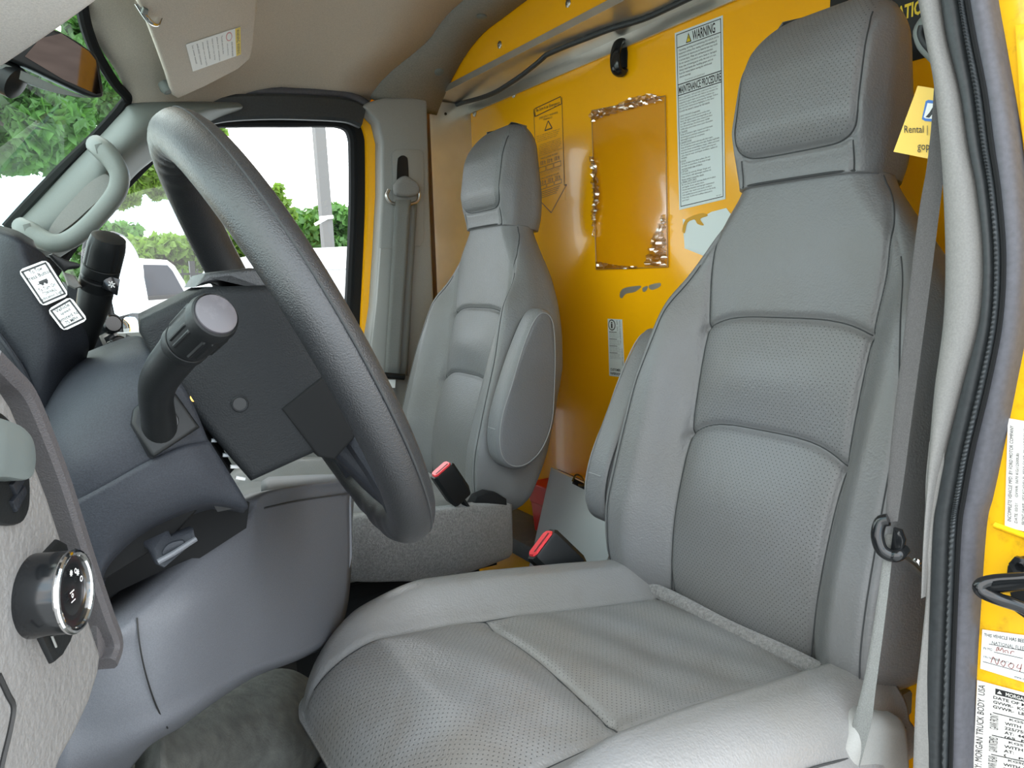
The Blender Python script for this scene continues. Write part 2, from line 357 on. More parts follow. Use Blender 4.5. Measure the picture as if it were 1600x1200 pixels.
for y in (1.60, 1.835):
    z = roof_z(.9, y)-.0205; dzy = (roof_z(.9, y+.01)-roof_z(.9, y-.01))/.02
    lathe('trim_plug', [(.013, -.003), (.013, .002), (.010, .004)], (.932, y, z), nrm((-.12, dzy, -1)), M_PIL, tr, k=20)
# roof skin outside and cab rear wall pieces that shut out the sky
MB().box((.02, .2, 1.62), (1.3, 2.0, 1.66)).build('roof_panel', M_YEL, None, smooth=False); bpy.data.objects['roof_panel'].name = 'trim_2'; tagk(bpy.data.objects['trim_2'], 'structure')
floor = tagk(MB().box((-.9, .25, -.04), (1.12, 2.0, 0)).build('floor', M_FLOOR, smooth=False), 'structure')
# partition: main yellow sheet
XW = 1.10
wall = tagk(MB().box((XW, .22, 0), (XW+.03, 2.02, 1.415)).build('wall_rear', M_YEL, smooth=False), 'structure')
band = MB(); ysb = np.linspace(.22, 1.985, 60)
def bz(y): return roof_z(.9, y)-.026 if y > .4 else roof_z(.9, .4)-.026
V = []; Fc = []
for i, y in enumerate(ysb): V += [(.978, y, 1.425), (.978, y, max(bz(y)+.05, 1.43)), (.990, y, max(bz(y)+.05, 1.43)), (.990, y, 1.425)]
for i in range(len(ysb)-1):
    a = i*4
    for j in range(4): Fc.append((a+j, a+(j+1) % 4, a+4+(j+1) % 4, a+4+j))
Fc += [(0, 1, 2, 3), tuple((len(ysb)-1)*4+j for j in (3, 2, 1, 0))]
mesh('header_panel', V, Fc, M_YEL, wall, smooth=False)
sweep('channel', [(0, .22, 0), (0, 2.0, 0)], [(.978, 1.420), (1.098, 1.410), (1.098, 1.385), (1.100, 1.385), (1.103, 1.412), (1.103, 1.427), (.978, 1.427)], M_GALV, wall, up=(0, 0, 1)) if False else None
cs = [(.976, 1.418), (1.092, 1.408), (1.092, 1.384), (1.0975, 1.384), (1.0975, 1.427), (.976, 1.427)]
V = [(x, y, z) for y in (.22, 2.0) for x, z in cs]; k = len(cs)
mesh('channel', V, [tuple(range(k)), tuple(range(2*k-1, k-1, -1))]+[(j, (j+1) % k, k+(j+1) % k, k+j) for j in range(k)], M_GALV, wall, smooth=False)
mesh('channel_lip', [(x, y, z) for y in (.22, 2.0) for x, z in [(.972, 1.414), (.9765, 1.414), (.9765, 1.430), (.972, 1.430)]], [(0, 1, 2, 3), (7, 6, 5, 4), (0, 1, 5, 4), (1, 2, 6, 5), (2, 3, 7, 6), (3, 0, 4, 7)], M_GALV, wall, smooth=False)
# far side galvanised post (recess return) and corner block
MB().box((.962, 1.972, .0), (1.10, 1.99, 1.41)).build('corner_post', M_GALV, wall, smooth=False)
MB().box((.955, 1.95, .0), (.964, 1.99, 1.43)).build('post_flange', M_GALV, wall, smooth=False)
for (px, py) in [(690, 168)]:
    lathe('post_hole', [(.004, 0), (.004, .002)], PY(px+6, py+10, 1.972), (0, -1, 0), M_BLK, wall, k=12)
lathe('sealant_blob', [(.003, 0), (.012, .002), (.011, .010), (.005, .016)], PX(721, 174, 1.09), (-1, -.6, -.2), M_WHITE, wall, k=10)
# rivets
riv = None
def rivet(p, nn, r=.0085):
    V, Fc = latheV([(r*1.15, 0), (r*1.15, .0015), (r*.86, .003), (r*.5, .0038), (r*.42, .001), (r*.05, .001)], p, nn, 20)
    return mesh('rivet', V, Fc, M_STEEL, wall)
for px, py in [(701, 119), (781, 70), (888, 5)]: rivet(PX(px, py, .978), (-1, 0, 0), .0075)
for px, py in [(742, 177), (731, 218), (803, 147), (880, 110), (978, 63), (1104, 6)]: rivet(PX(px, py, XW), (-1, 0, 0))
# scuffed bare patches in the paint
for pts in ([(968, 462), (972, 452), (985, 448), (1002, 447), (992, 456), (978, 459), (972, 466)], [(1004, 450), (1012, 447), (1010, 454), (1005, 456)], [(1014, 446), (1031, 442), (1031, 448), (1018, 453)]):
    c = Card(*[PX(*p, XW) for p in [(960, 440), (1035, 440), (1035, 470), (960, 470)]], None, None, wall, off=0, thick=.0002)
    P = cr_spline(pts, 3, True); mesh('paint_chip', [PX(*p, XW-.0006) for p in P], [tuple(range(len(P)))], M_GALV, wall, smooth=False)
# sill shelf at the foot of the partition
shelf = tagk(slab('trim_3', [(.955, .6, .235), (1.10, .6, .235), (1.10, 1.97, .235), (.955, 1.97, .235)], (0, 0, -.045), M_SHELF, bevel=.006), 'structure')
MB().box((.965, .6, 0), (.985, 1.97, .19)).build('sill_riser', M_YEL, shelf, smooth=False)
# wiring on the channel
P = cr_spline([PX(p[0], p[1], x) for p, x in [((700, 166), 1.06), ((760, 150), 1.04), ((800, 128), 1.03), ((840, 98), 1.02), ((875, 66), 1.02), ((920, 40), 1.03), ((960, 22), 1.04), ((1010, 2), 1.06), ((1080, -30), 1.06)]], 8)
for q in P: q[2] = min(q[2], 1.407)
tag(tube('cable', P, .006, M_SEAL, None, k=10), 'grey cable sagging along the metal channel above the partition', 'cable')
# black coat hook
hook = thing('coat_hook', 'small black plastic hook on the yellow partition below a rivet', 'hook', PX(978, 85, XW))
h0 = PX(975, 85, XW); 
V, Fc = sweepV(cr_spline([h0+np.array([-.003, 0, .025]), h0+np.array([-.016, 0, .02]), h0+np.array([-.024, 0, -.005]), h0+np.array([-.022, 0, -.032]), h0+np.array([-.010, 0, -.040]), h0+np.array([-.003, 0, -.034])], 5), [(a*1.5, b*.8) for a, b in circ(.010, 12)], up=(1, 0, .1))
mesh('hook_body', V, Fc, M_BLKG, hook); 
slab('base', [h0+np.array([-.0005, dy, dz]) for dy, dz in [(-.012, -.03), (.012, -.03), (.014, 0), (.008, .034), (-.008, .034), (-.014, 0)]], (-.004, 0, 0), M_BLK, hook, bevel=.0015)
# ============================================================ CARDS ON THE PARTITION
wx = fX(XW)
def wcard(pts, name, m, label, **k):
    c = Card(*[wx(*p) for p in pts], name, m, **k); tag(c.o, label, 'sticker'); return c
c = wcard([(1055, 52), (1130, 24), (1134, 311), (1062, 328)], 'warning_sticker', M_LBL, 'tall white warning and maintenance sticker on the yellow partition')
c.frame(.035, .012, .965, .985, .0016, M_INK); c.line((.035, .086), (.965, .086), .0015, M_INK); c.line((.035, .292), (.965, .292), .0018, M_INK); c.line((.035, .352), (.965, .352), .0018, M_INK)
c.text('WARNING', .38, .022, .85, .078, M_INK, bold=.02); c.poly([(.24, .078), (.36, .078), (.30, .024)], M_INK); c.poly([(.262, .073), (.338, .073), (.30, .036)], M_YINK, d=.0002); c.text('!', .293, .045, .307, .07, M_INK, d=.0004)
c.text('MAINTENANCE PROCEDURE', .06, .30, .95, .345, M_INK, bold=.02)
tx = ['Operating, servicing and maintaining this vehicle and its', 'equipment without first reading and understanding all', 'instructions can expose you to hazards that may result', 'in serious injury. Wear eye and hand protection.', 'Do not operate if any part is worn, loose or damaged.', 'Keep clear of moving parts while the unit is in use.', 'Always wash hands after handling grease and oil.', 'Read the manual before moving this vehicle and', 'observe warnings.']
for i, l in enumerate(tx): c.text(l, .08, .098+i*.0185, .08+.84*min(1, len(l)/56), .112+i*.0185, M_INK, 'fine_print')
c.text('For more information, see the maintenance manual', .2, .272, .62, .283, M_GINK, 'fine_print')
tx2 = ['Before operation, read and fully understand the owner\'s', 'manual provided with this unit. Failure to maintain the', 'equipment in good repair and working condition can', 'increase the risk of injury and property damage. Follow', 'the warranty maintenance highlights in this label.', 'Consult the owner\'s manual for full details.', '', '1. BODY MOUNTS (if applicable)', '   Check alignment of body spacers and/or liner', '   block. Re-tighten bolts mounting body to sill', '   at 1,000 miles; inspect after initial and after', '   first 30 and 60 days. Re-check every 10,000', '   5,000 miles and at least once a year thereafter.', '2. TAILGATE', '   Keep all fasteners tight. Inspect and lubricate', '   all moving parts and latch mechanism with a', '   lightweight machine oil, not grease.', '3. VAN BODY DOORS', '   Do not operate vehicle with any side door open.', '   Keep all hardware and seal screws tight. Replace applicable', '   lubricant where counterbalance, hinges, rollers and track', '   body doors operate smoothly. Inspect pull strap and', '   cable daily for wear and frayed condition; replace as', '   necessary.', '4. FLOOR', '   Sweep all debris from floor surface. Do not', '   use water on wood floors. Keep drain trough', '   and door tracks clear of debris.', '5. LIFTGATE', '   Lubricate all controls, linkage, hinges and', '   hinge surfaces with lightweight machine oil.', '   Review owner\'s manual for details.', '6. GENERAL SAFETY CHECK', '   Be sure that all decal warning labels are in place', '   and legible. If not, replace them.', '   Unauthorized alteration and improper maintenance', '   and repair may result in an unsafe condition.', '   Only qualified personnel should work on this body.', '   Keep steps, handles and mudflaps clean and in', '   good repair.']
for i, l in enumerate(tx2):
    if l: c.text(l, .06+.02*(l[0] == ' '), .362+i*.0150, .06+.84*min(1, len(l.strip())/56), .3735+i*.0150, M_INK, 'fine_print')
c.text('901-1017', .82, .967, .92, .974, M_INK, 'fine_print'); c.done()
# arrow shaped decal: only printed lines on the paint
Q = [wx(*p) for p in [(834, 162), (878, 147), (884, 312), (838, 327)]]
c = Card(*Q, 'emergency_decal', M_YEL, thick=.0003, off=.0002); tag(c.o, 'narrow arrow-shaped emergency decal with black outline on the yellow partition', 'sticker')
for a, b in [((.04, .05), (.96, .02)), ((.96, .02), (.98, .09)), ((.98, .09), (.06, .125)), ((.06, .125), (.04, .05)), ((.0, .05), (.04, .125)), ((.0, .05), (.06, .86)), ((1.0, .03), (.98, .86)), ((.06, .86), (-.04, .86)), ((-.04, .86), (.52, 1.08)), ((.52, 1.08), (1.05, .86)), ((1.05, .86), (.98, .86))]: c.line(a, b, .0022, M_INK)
c.text('Be Sure in an Emergency', .10, .055, .93, .095, M_INK, bold=.015)
c.text('EMERGENCY WARNING', .2, .145, .85, .165, M_INK); c.text('TRIANGLES', .34, .172, .66, .19, M_INK)
for a, b in [((.38, .285), (.64, .285)), ((.64, .285), (.51, .205)), ((.51, .205), (.38, .285))]: c.line(a, b, .003, M_INK)
def greek(c, u0, v0, u1, n, dv, h, m=M_INK, seed=1):
    r = random.Random(seed); wd = ['place', 'one', 'warning', 'triangle', 'feet', 'behind', 'vehicle', 'within', 'ten', 'minutes', 'of', 'stopping', 'on', 'road', 'side', 'the', 'and', 'a', 'at', 'traffic', 'check', 'daily', 'stored', 'unit']
    for i in range(n):
        l = ''
        while len(l) < 30: l += r.choice(wd)+' '
        c.text(l.strip(), u0, v0+i*dv, u0+(u1-u0)*r.uniform(.82, 1), v0+i*dv+h, m, 'fine_print')
greek(c, .08, .31, .95, 4, .0175, .012, seed=1); greek(c, .15, .40, .95, 7, .0165, .011, seed=2)
c.text('TWO-LANE ROAD', .2, .53, .8, .545, M_INK); 
for j, s_ in enumerate(['100 ft', '10 ft', '100 ft']): c.text(s_, .2+.24*j, .56, .38+.24*j, .60, M_INK); c.frame(.14+.26*j, .615, .38+.26*j, .665, .0012, M_INK, 'print')
greek(c, .12, .675, .92, 2, .015, .009, seed=3)
c.text('ON A DIVIDED ROAD', .2, .72, .82, .735, M_INK)
for j, s_ in enumerate(['10 ft', '100 ft', '200 ft']): c.text(s_, .2+.24*j, .745, .38+.24*j, .785, M_INK); c.frame(.14+.26*j, .79, .38+.26*j, .83, .0012, M_INK, 'print')
for j in range(4): c.line((.16, .855+j*.018), (.84-.04*j, .850+j*.018), .0012, M_INK)
c.done()
# information sticker low on the wall
c = wcard([(950, 498), (972.5, 499), (977, 590), (952.5, 587)], 'customer_sticker', M_LBL, 'small narrow information sticker low on the yellow partition')
th = np.linspace(0, 2*math.pi, 28, endpoint=False)
c.poly([(.29+.25*math.cos(t), .105+.095*math.sin(t)) for t in th], M_INK); c.poly([(.29+.20*math.cos(t), .105+.078*math.sin(t)) for t in th], M_LBL, 'print', d=.0002); c.text('i', .23, .05, .35, .16, M_INK, bold=.03, d=.0004)
greek(c, .1, .215, .92, 1, .02, .012, seed=9)
for j, v in enumerate([.24, .36, .48, .60]):
    c.line((.08, v-.012), (.6, v-.012), .0012, M_INK); greek(c, .1, v, .85, 5, .019, .012, seed=20+j)
c.text('NAME    DATE', .62, .02, .70, .2, M_INK, rot=-90); c.text('RENTAL AGREEMENT NO.', .80, .02, .88, .42, M_INK, rot=-90); c.text('CHECK-IN LABEL', .88, .5, .95, .8, M_GINK, rot=-90)
c.text('CUSTOMER', .1, .86, .75, .905, M_INK, bold=.03); c.text('PAPERWORK', .1, .93, .85, .975, M_INK, bold=.03); c.done()
# torn sticker remains
O = [(1067, 342), (1078, 345), (1100, 338), (1112, 331), (1135, 325), (1150, 345), (1130, 392), (1100, 400), (1075, 390), (1070, 388)]
t_ = slab('torn_sticker', [PX(*p, XW-.0008) for p in O], (-.0006, 0, 0), M_LBL, None, smooth=False); tag(t_, 'torn pale sticker remnant partly hidden by the driver seat shoulder', 'sticker')
O = cr_spline([(1070, 345), (1080, 338), (1098, 333), (1106, 337), (1094, 342), (1100, 352), (1090, 350), (1085, 343), (1074, 348), (1070, 364), (1066, 360)], 3, True)
mesh('glue_residue', [PX(*p, XW-.0022) for p in O], [tuple(range(len(O)))], mat('old_glue', (.62, .33, .03), .7), t_, smooth=False)
# clear plastic pocket
pk = thing('document_pocket', 'empty clear plastic document pocket stuck on the yellow partition', 'pocket', wx(985, 300))
cn = [wx(*p) for p in [(926, 173), (1041, 150), (1045, 417), (933, 421)]]
G = []
for i in range(25):
    row = []
    for j in range(13):
        u, v = j/12, i/24; p = (cn[0]*(1-u)+cn[1]*u)*(1-v)+(cn[3]*(1-u)+cn[2]*u)*v; row.append(p+np.array([-.002-.0012*rng.random(), 0, 0]))
    G.append(row)
grid('film', G, M_FILM, pk)
def crumple(name, pts, amp, seed, nx=7):
    """a narrow crinkled strip of film between two pixel polylines"""
    r = np.random.default_rng(seed); A = cr_spline([p[:2] for p in pts], 7); B = cr_spline([p[2:] for p in pts], 7); G = []
    for a, b in zip(A, B): G.append([wx(*(a*(1-q)+b*q))+np.array([-.003-amp*r.random(), 0, 0]) for q in np.linspace(0, 1, nx)])
    return grid(name, G, M_CRINK, pk, angle=20)
m = M_CRINK = bpy.data.materials.new('crinkled_film'); m.use_nodes = True; t = m.node_tree; t.nodes.clear()
o_ = t.nodes.new('ShaderNodeOutputMaterial'); mx = t.nodes.new('ShaderNodeMixShader'); a_ = t.nodes.new('ShaderNodeBsdfTransparent'); b_ = t.nodes.new('ShaderNodeBsdfGlossy')
a_.inputs[0].default_value = (.9, .84, .76, 1); b_.inputs[0].default_value = (1, .96, .92, 1); b_.inputs['Roughness'].default_value = .15; mx.inputs[0].default_value = .42
t.links.new(a_.outputs[0], mx.inputs[1]); t.links.new(b_.outputs[0], mx.inputs[2]); t.links.new(mx.outputs[0], o_.inputs[0])
crumple('tape', [(925, 176, 927, 192), (945, 170, 946, 184), (965, 166, 967, 177), (985, 155, 987, 172), (1005, 150, 1006, 166), (1022, 147, 1024, 162), (1038, 151, 1040, 158)], .012, 3)
crumple('crease', [(927, 245, 931, 245), (928, 260, 936, 262), (929, 290, 940, 292), (930, 315, 941, 315), (930, 335, 937, 336), (931, 350, 934, 350), (932, 370, 933, 370)], .012, 4, 5)
crumple('crease', [(1042, 335, 1044, 335), (1036, 350, 1044, 350), (1022, 378, 1044, 378), (1016, 400, 1045, 400), (1014, 416, 1045, 416)], .014, 5)
crumple('crease', [(933, 408, 934, 420), (950, 411, 950, 420), (975, 415, 975, 420), (1000, 416, 1000, 420)], .006, 6, 4)
for a, b in zip(cn, cn[1:]+cn[:1]): sweep('pocket_edge', [a+np.array([-.003, 0, 0]), b+np.array([-.003, 0, 0])], rect(.0022, .0022), mat('film_edge', (.42, .22, .03), .3), pk)
# black sign with yellow capitals, top right
Q = [wx(*p) for p in [(1300, -60), (1500, -100), (1500, 90), (1300, 115)]]
zt = Q[0][2]; y0 = wx(1300, -40)[1]; y1 = wx(1470, -60)[1]; zb = wx(1413, 99)[2]
c = Card((XW, y0, zb+.33), (XW, y1, zb+.33), (XW, y1, zb), (XW, y0, zb), 'black_sign', M_BLK, thick=.002); tag(c.o, 'black sign with yellow capitals behind the driver headrest', 'sign')
def inv(c, px, py):
    p = wx(px, py); return (p[1]-c.c[0][1])/(c.c[1][1]-c.c[0][1]), (c.c[0][2]-p[2])/(c.c[0][2]-c.c[3][2])
uR, vR = inv(c, 1396, 15); uN, vN = inv(c, 1452, 36); u3, v3 = inv(c, 1396, 37)
wl = (inv(c, 1436, 24)[0]-uR)/4.2
vr2 = inv(c, 1396, 37)[1]
c.text('OPERATION', uR-wl*3.3, inv(c, 1396, 14)[1], uR+wl*6.2, vr2, M_YINK, bold=.03)
ud = inv(c, 1415, 55)[0]
c.text('RECORD', ud-wl*5.6, inv(c, 1405, 46)[1], ud, inv(c, 1405, 67)[1], M_YINK, bold=.03); c.done()
# ============================================================ PASSENGER DOOR AND SIDE
def P_(pts, y): return [PY(*p, y) for p in pts]
def band_path(pts, n=8): return cr_spline(pts, n)
door = bpy.data.objects.new('door_1', None); COL.objects.link(door); tagk(door, 'structure'); door.location = (.45, 1.98, 0)
# window opening outline (pixels at the glass plane), clockwise from front bottom
YG = 2.0
win_in = [(60, 560), (62, 470), (95, 405), (150, 335), (205, 275), (262, 222), (318, 193), (380, 189), (450, 189), (505, 189), (530, 191), (545, 199), (552, 214), (554, 240), (554, 330), (550, 430), (547, 490), (545, 560)]
WI = P_(win_in, YG)
WI = [p if i > 1 else p for i, p in enumerate(WI)]
cen = np.mean(WI, 0)
P = cr_spline(WI, 6)
sweep('window_frame', P, [(a, b) for a, b in rect(.03, .035)], M_BLKM, door, up=(0, 1, 0))
# frame body between window and door edge, dark sheet with the opening left free
def ring(name, inner, outer, y0, y1, m, par):
    I = cr_spline(inner, 6); O = cr_spline(outer, 6); V = []; Fc = []
    for a, b in zip(I, O): V += [(a[0], y0, a[2]), (b[0], y0, b[2]), (b[0], y1, b[2]), (a[0], y1, a[2])]
    n = len(I)
    for i in range(n-1):
        for j in range(4): Fc.append((i*4+j, i*4+(j+1) % 4, i*4+4+(j+1) % 4, i*4+4+j))
    return mesh(name, V, Fc, m, par, smooth=False)
def grow(L, d):
    L = np.array(L, float); o = []
    for i, p in enumerate(L):
        t = L[min(i+1, len(L)-1)]-L[max(i-1, 0)]; q = nrm((t[2], 0, -t[0])); q = -q; o.append(p+q*d)
    return o
ring('door_frame', grow(WI, .0), grow(WI, .03), YG-.02, YG+.04, M_BLKM, door)
top = WI[5:]
ring('door_edge', grow(WI, .022)[9:], grow(WI, .052)[9:], YG-.035, YG+.04, M_YEL, door)
MB().box((-.15, 1.985, -.05), (.74, 2.04, .80)).build('door_panel', M_PIL2, door, smooth=False)
mesh('door_glass', [(-.30, YG+.012, .78), (.74, YG+.012, .78), (.78, YG+.012, 1.36), (.10, YG+.012, 1.36), (-.30, YG+.012, 1.02)], [(0, 1, 2, 3, 4)], M_GLD, door, smooth=False)
# body side around the door
seal = sweep('trim_4', cr_spline([p+np.array([0, -.05, 0]) for p in grow(WI, .060)[5:]], 6), circ(.014, 12), M_SEAL2, up=(0, 1, 0)); tagk(seal, 'structure')
# body side panel above and behind the door
S_ = grow(WI, .066)[5:]
V = []; Fc = []
I = cr_spline([(p[0], p[2]) for p in S_], 5)
for x, z in I:
    dx, dz = x-.40, z-1.0; k = 0
    V += [(x, 1.962, z), (x+.16 if x > .72 else x+.0, 1.962, z+.22 if z > 1.25 else z)]
for i in range(len(I)-1): Fc.append((i*2, i*2+1, i*2+3, i*2+2))
side = tagk(MB().box((-.9, 2.05, -.05), (-.25, 2.08, 1.0)).box((.80, 2.0, -.04), (1.13, 2.03, 1.6)).box((.25, 2.045, 1.375), (1.13, 2.06, 1.62)).build('wall_right', M_YEL, smooth=False), 'structure')
# door header trim (dark, along the top of the opening)
hd = tagk(sweep('trim_5', cr_spline(P_([(300, 180), (350, 170), (420, 167), (490, 169), (540, 173), (566, 183)], 1.935), 5), rect(.03, .06), M_SEAL, up=(0, 0, 1)), 'structure')
# B pillar trim, passenger side: outline in pixels on the plane y=1.93
YB = 1.915
O = [(567, 166), (574, 160), (600, 152), (668, 152), (672, 300), (679, 480), (684, 640), (600, 700), (566, 690), (573, 560), (586, 480), (592, 390), (597, 300), (597, 220), (590, 190)]
pil = tagk(slab('trim_6', P_(O, YB), (0, .07, 0), M_PIL2, bevel=.008, seg=3), 'structure')
O2 = cr_spline([(596, 388), (616, 386), (618, 300), (617, 240), (640, 232), (659, 235), (661, 300), (659, 380), (652, 384)], 1, True)
slab('belt_recess_panel', P_([(612, 240), (618, 234), (655, 234), (661, 240), (662, 300), (661, 375), (655, 385), (622, 385), (616, 377)], YB-.001), (0, -.004, 0), M_PIL2, pil, bevel=.002)
slab('lower_cover', P_([(592, 388), (620, 388), (620, 560), (612, 680), (570, 680), (578, 540), (586, 470)], YB-.001), (0, -.012, 0), M_PIL2, pil, bevel=.005)
O3 = cr_spline([(621, 290), (621, 252), (624, 245), (629, 243), (634, 245), (637, 252), (637, 290)], 3, True)
slab('anchor_slot', P_(O3, YB-.0055), (0, -.002, 0), M_BLK, pil, smooth=False)
# passenger seat belt
def mid(a, b): return (np.array(a)+b)/2
sb = thing('seat_belt', 'light grey passenger seat belt hanging from the far door pillar', 'seat belt', PY(629, 300, YB-.03))
yb = YB-.022
gp = cr_spline([PY(x, y, yb) for x, y in [(608, 296), (604, 306), (610, 316), (622, 319), (640, 319), (652, 314), (655, 303), (650, 293)]], 5)
tube('guide_ring', gp, .0045, M_STEEL, sb)
O = cr_spline([(613, 289), (620, 280), (629, 276), (640, 281), (649, 289), (652, 300), (645, 307), (630, 309), (616, 306), (612, 298)], 3, True)
slab('guide_cover', P_(O, YB-.008), (0, -.026, 0), M_TRIML, sb, bevel=.010, seg=4)
for (xa, ya, wa), (xb, yb_, wb), dd, nm in [((630.5, 312, 26), (613, 590, 29), -.032, 'webbing'), ((640, 318, 22), (625, 588, 26), -.020, 'webbing')]:
    a = PY(xa, ya, YB+dd); b = PY(xb, yb_, YB+dd); w = .045
    rows = [[a*(1-t)+b*t+np.array([s*w/2, .0, 0]) for s in (-1, -.5, 0, .5, 1)] for t in np.linspace(0, 1, 12)]
    grid(nm, rows, M_BELT, sb, vec=(0, .0016, 0))
sweep('webbing_stop', [PY(600, 586, YB-.03), PY(631, 589, YB-.03)], rect(.018, .016), M_BLK, sb)
Card(*P_([(606, 593), (618, 593), (617, 606), (605, 606)], YB-.026), 'belt_label', M_WHITE, sb).done()
# ============================================================ WINDSCREEN, A PILLAR
ws = bpy.data.objects.new('window_1', None); COL.objects.link(ws); tagk(ws, 'structure'); ws.location = (-.1, 1.1, 1.1)
TLw, TRw = PY(140, -10, 1.60), PY(196, 150, 1.86)
a = np.array([.135, 1.86, 1.36]); 
G = [[(xf(.3+1.62*s)+.02-.50*t-.05*math.sin(math.pi*s), .30+1.62*s, roof_z(.1, .3+1.62*s)+.012-(.60+.0*s)*t) for s in np.linspace(0, 1, 15)] for t in np.linspace(0, 1, 9)]
grid('windscreen_glass', G, M_GLW, ws)
fr = [(126, 0), (134, 40), (150, 82), (178, 128), (196, 148), (197, 158), (186, 172), (150, 212), (98, 262), (50, 312), (10, 356)]
yy = [1.62, 1.66, 1.72, 1.79, 1.84, 1.86, 1.86, 1.86, 1.86, 1.86, 1.86]
sweep('frit_border', cr_spline([PY(p[0], p[1], y) for p, y in zip(fr, yy)], 5), rect(.02, .02), M_BLKM, ws, up=(1, 0, .6))
# A pillar cover as a thick rounded piece
ap = [[(8, 362, 1.90), (8, 362, 1.86), (30, 372, 1.83), (55, 392, 1.84), (88, 405, 1.90)],
      [(50, 318, 1.90), (54, 316, 1.86), (78, 340, 1.82), (104, 368, 1.83), (134, 372, 1.90)],
      [(98, 268, 1.90), (102, 264, 1.86), (126, 290, 1.81), (148, 318, 1.82), (172, 324, 1.90)],
      [(148, 216, 1.90), (152, 212, 1.86), (172, 238, 1.80), (190, 262, 1.82), (212, 272, 1.90)],
      [(182, 180, 1.90), (188, 174, 1.86), (212, 195, 1.80), (232, 222, 1.82), (250, 240, 1.90)],
      [(196, 162, 1.90), (204, 162, 1.86), (245, 178, 1.82), (275, 196, 1.84), (292, 207, 1.91)],
      [(270, 158, 1.90), (280, 160, 1.86), (305, 168, 1.84), (325, 176, 1.86), (335, 187, 1.92)],
      [(370, 160, 1.92), (374, 161, 1.90), (378, 164, 1.89), (379, 168, 1.89), (374, 173, 1.92)]]
apil = tagk(loft('trim_7', ap, M_PIL, nu=6, nv=6, vec=(0, .05, 0)), 'structure')
gh = thing('grab_handle', 'grey-green grab handle on the far windscreen pillar', 'handle', PY(180, 290, 1.78))
hp = [(150, 226, 1.80), (163, 236, 1.765), (178, 254, 1.745), (187, 275, 1.735), (182, 300, 1.735), (160, 330, 1.735), (130, 360, 1.735), (104, 377, 1.74), (82, 380, 1.745), (62, 372, 1.76), (46, 362, 1.775), (32, 352, 1.80)]
hr = [.020, .022, .020, .019, .0185, .018, .018, .018, .019, .020, .021, .017]
Ph = cr_spline([PY(*p) for p in hp], 5); rr = cr_spline([[r] for r in hr], 5)[:, 0]
tube('grip', Ph, rr, M_PIL, gh, k=16)
slab('recess', [PY(x, y, 1.797) for x, y in cr_spline([(165, 272), (172, 285), (165, 302), (140, 325), (112, 350), (85, 368), (75, 365), (85, 345), (110, 315), (140, 285)], 4, True)], (0, .01, 0), M_PIL2, gh, smooth=False)
for q in [(154, 232), (42, 357)]:
    x, y = q; slab('screw_cap', [PY(x+dx, y+dy, 1.748 if x > 100 else 1.755) for dx, dy in [(-7, -6), (5, -9), (9, 3), (-3, 8)]], (0, -.002, 0), M_PIL, gh, bevel=.001)
# ============================================================ SUN VISORS
vp = plane3(PY(225, 8, 1.44), PY(270, 152, 1.80), PY(392, 92, 1.74))
ob = [(212, -20), (216, 6), (232, 40), (247, 80), (262, 122), (270, 150), (278, 155), (320, 136), (372, 109), (392, 92), (397, 70), (402, 20), (404, -30)]
sv = thing('sun_visor', 'grey fabric passenger sun visor with a white warning label', 'sun visor', vp(300, 60))
nv = nrm(np.cross(vp(270, 152)-vp(225, 8), vp(392, 92)-vp(225, 8))); nv = nv if nv[2] > 0 else -nv
slab('panel', [vp(*p) for p in ob], nv*.018, M_VIS, sv, bevel=.006, seg=3)
c = Card(vp(290, 69), vp(375, 41), vp(376, 84), vp(301, 111), 'warning_label', M_WHITE, sv, thick=.0006, off=.0008)
c.rect(.90, 0, 1, 1, M_YINK, 'stripe'); c.text('WARNING', .92, .05, .98, .5, M_INK, rot=-90); c.text('WARNING', .92, .55, .98, .95, M_INK, rot=-90)
c.poly([(.78+.06*math.cos(t), .2+.16*math.sin(t)) for t in np.linspace(0, 6.2, 16)], mat('label_red_ring', (.7, .3, .3), .5)); c.poly([(.78+.045*math.cos(t), .2+.12*math.sin(t)) for t in np.linspace(0, 6.2, 16)], M_WHITE, d=.0002)
for j, s_ in enumerate(['EVEN WITH AIR BAGS', 'children can be killed by the air bag', 'The back seat is the safest', 'place for children', 'Never put a rear facing', 'child seat in the front', 'Always use seat belts', 'and child restraints', 'See owner manual']): c.text(s_, .84-.09*j-.03, .42 if j < 2 else .08, .84-.09*j, .95-.1*(j % 3), M_GINK, rot=-90)
c.done()
tube('pivot_rod', cr_spline([vp(218, 12)+nv*.01, vp(228, 25)-nv*.006, vp(240, 31)-nv*.008, vp(252, 30)+nv*.004], 6), .005, M_CHROME, sv)
slab('clip', [vp(222, 8), vp(230, 12), vp(228, 20), vp(219, 17)], nv*-.006, M_PIL, sv, bevel=.002)
lathe('pivot_cap', [(.012, -.014), (.014, 0), (.010, .008), (.003, .010)], vp(266, 148)+nv*.014, -nv, M_PIL, sv, k=20)
# driver's visor, close to the lens, top left
dp = plane3(PY(0, 110, .80), PY(158, 0, .66), PY(-40, 0, .62)+np.array([0, 0, .03]))
dv = thing('sun_visor', 'pale beige driver sun visor filling the top left corner', 'sun visor', dp(60, 20))
nd = nrm(np.cross(dp(158, 0)-dp(0, 110), dp(-40, 0)-dp(0, 110))); nd = nd if nd[2] > 0 else -nd
slab('panel', [dp(*p) for p in [(-60, 148), (0, 110), (50, 77), (100, 43), (158, 1), (230, -52), (330, -180), (100, -420), (-300, -200), (-240, 180), (-120, 182)]], nd*.016, mat('pale_visor_fabric', (.80, .75, .70), .95, noise=(600, .1), bump=(900, .3, .001)), dv, bevel=.005, seg=3)
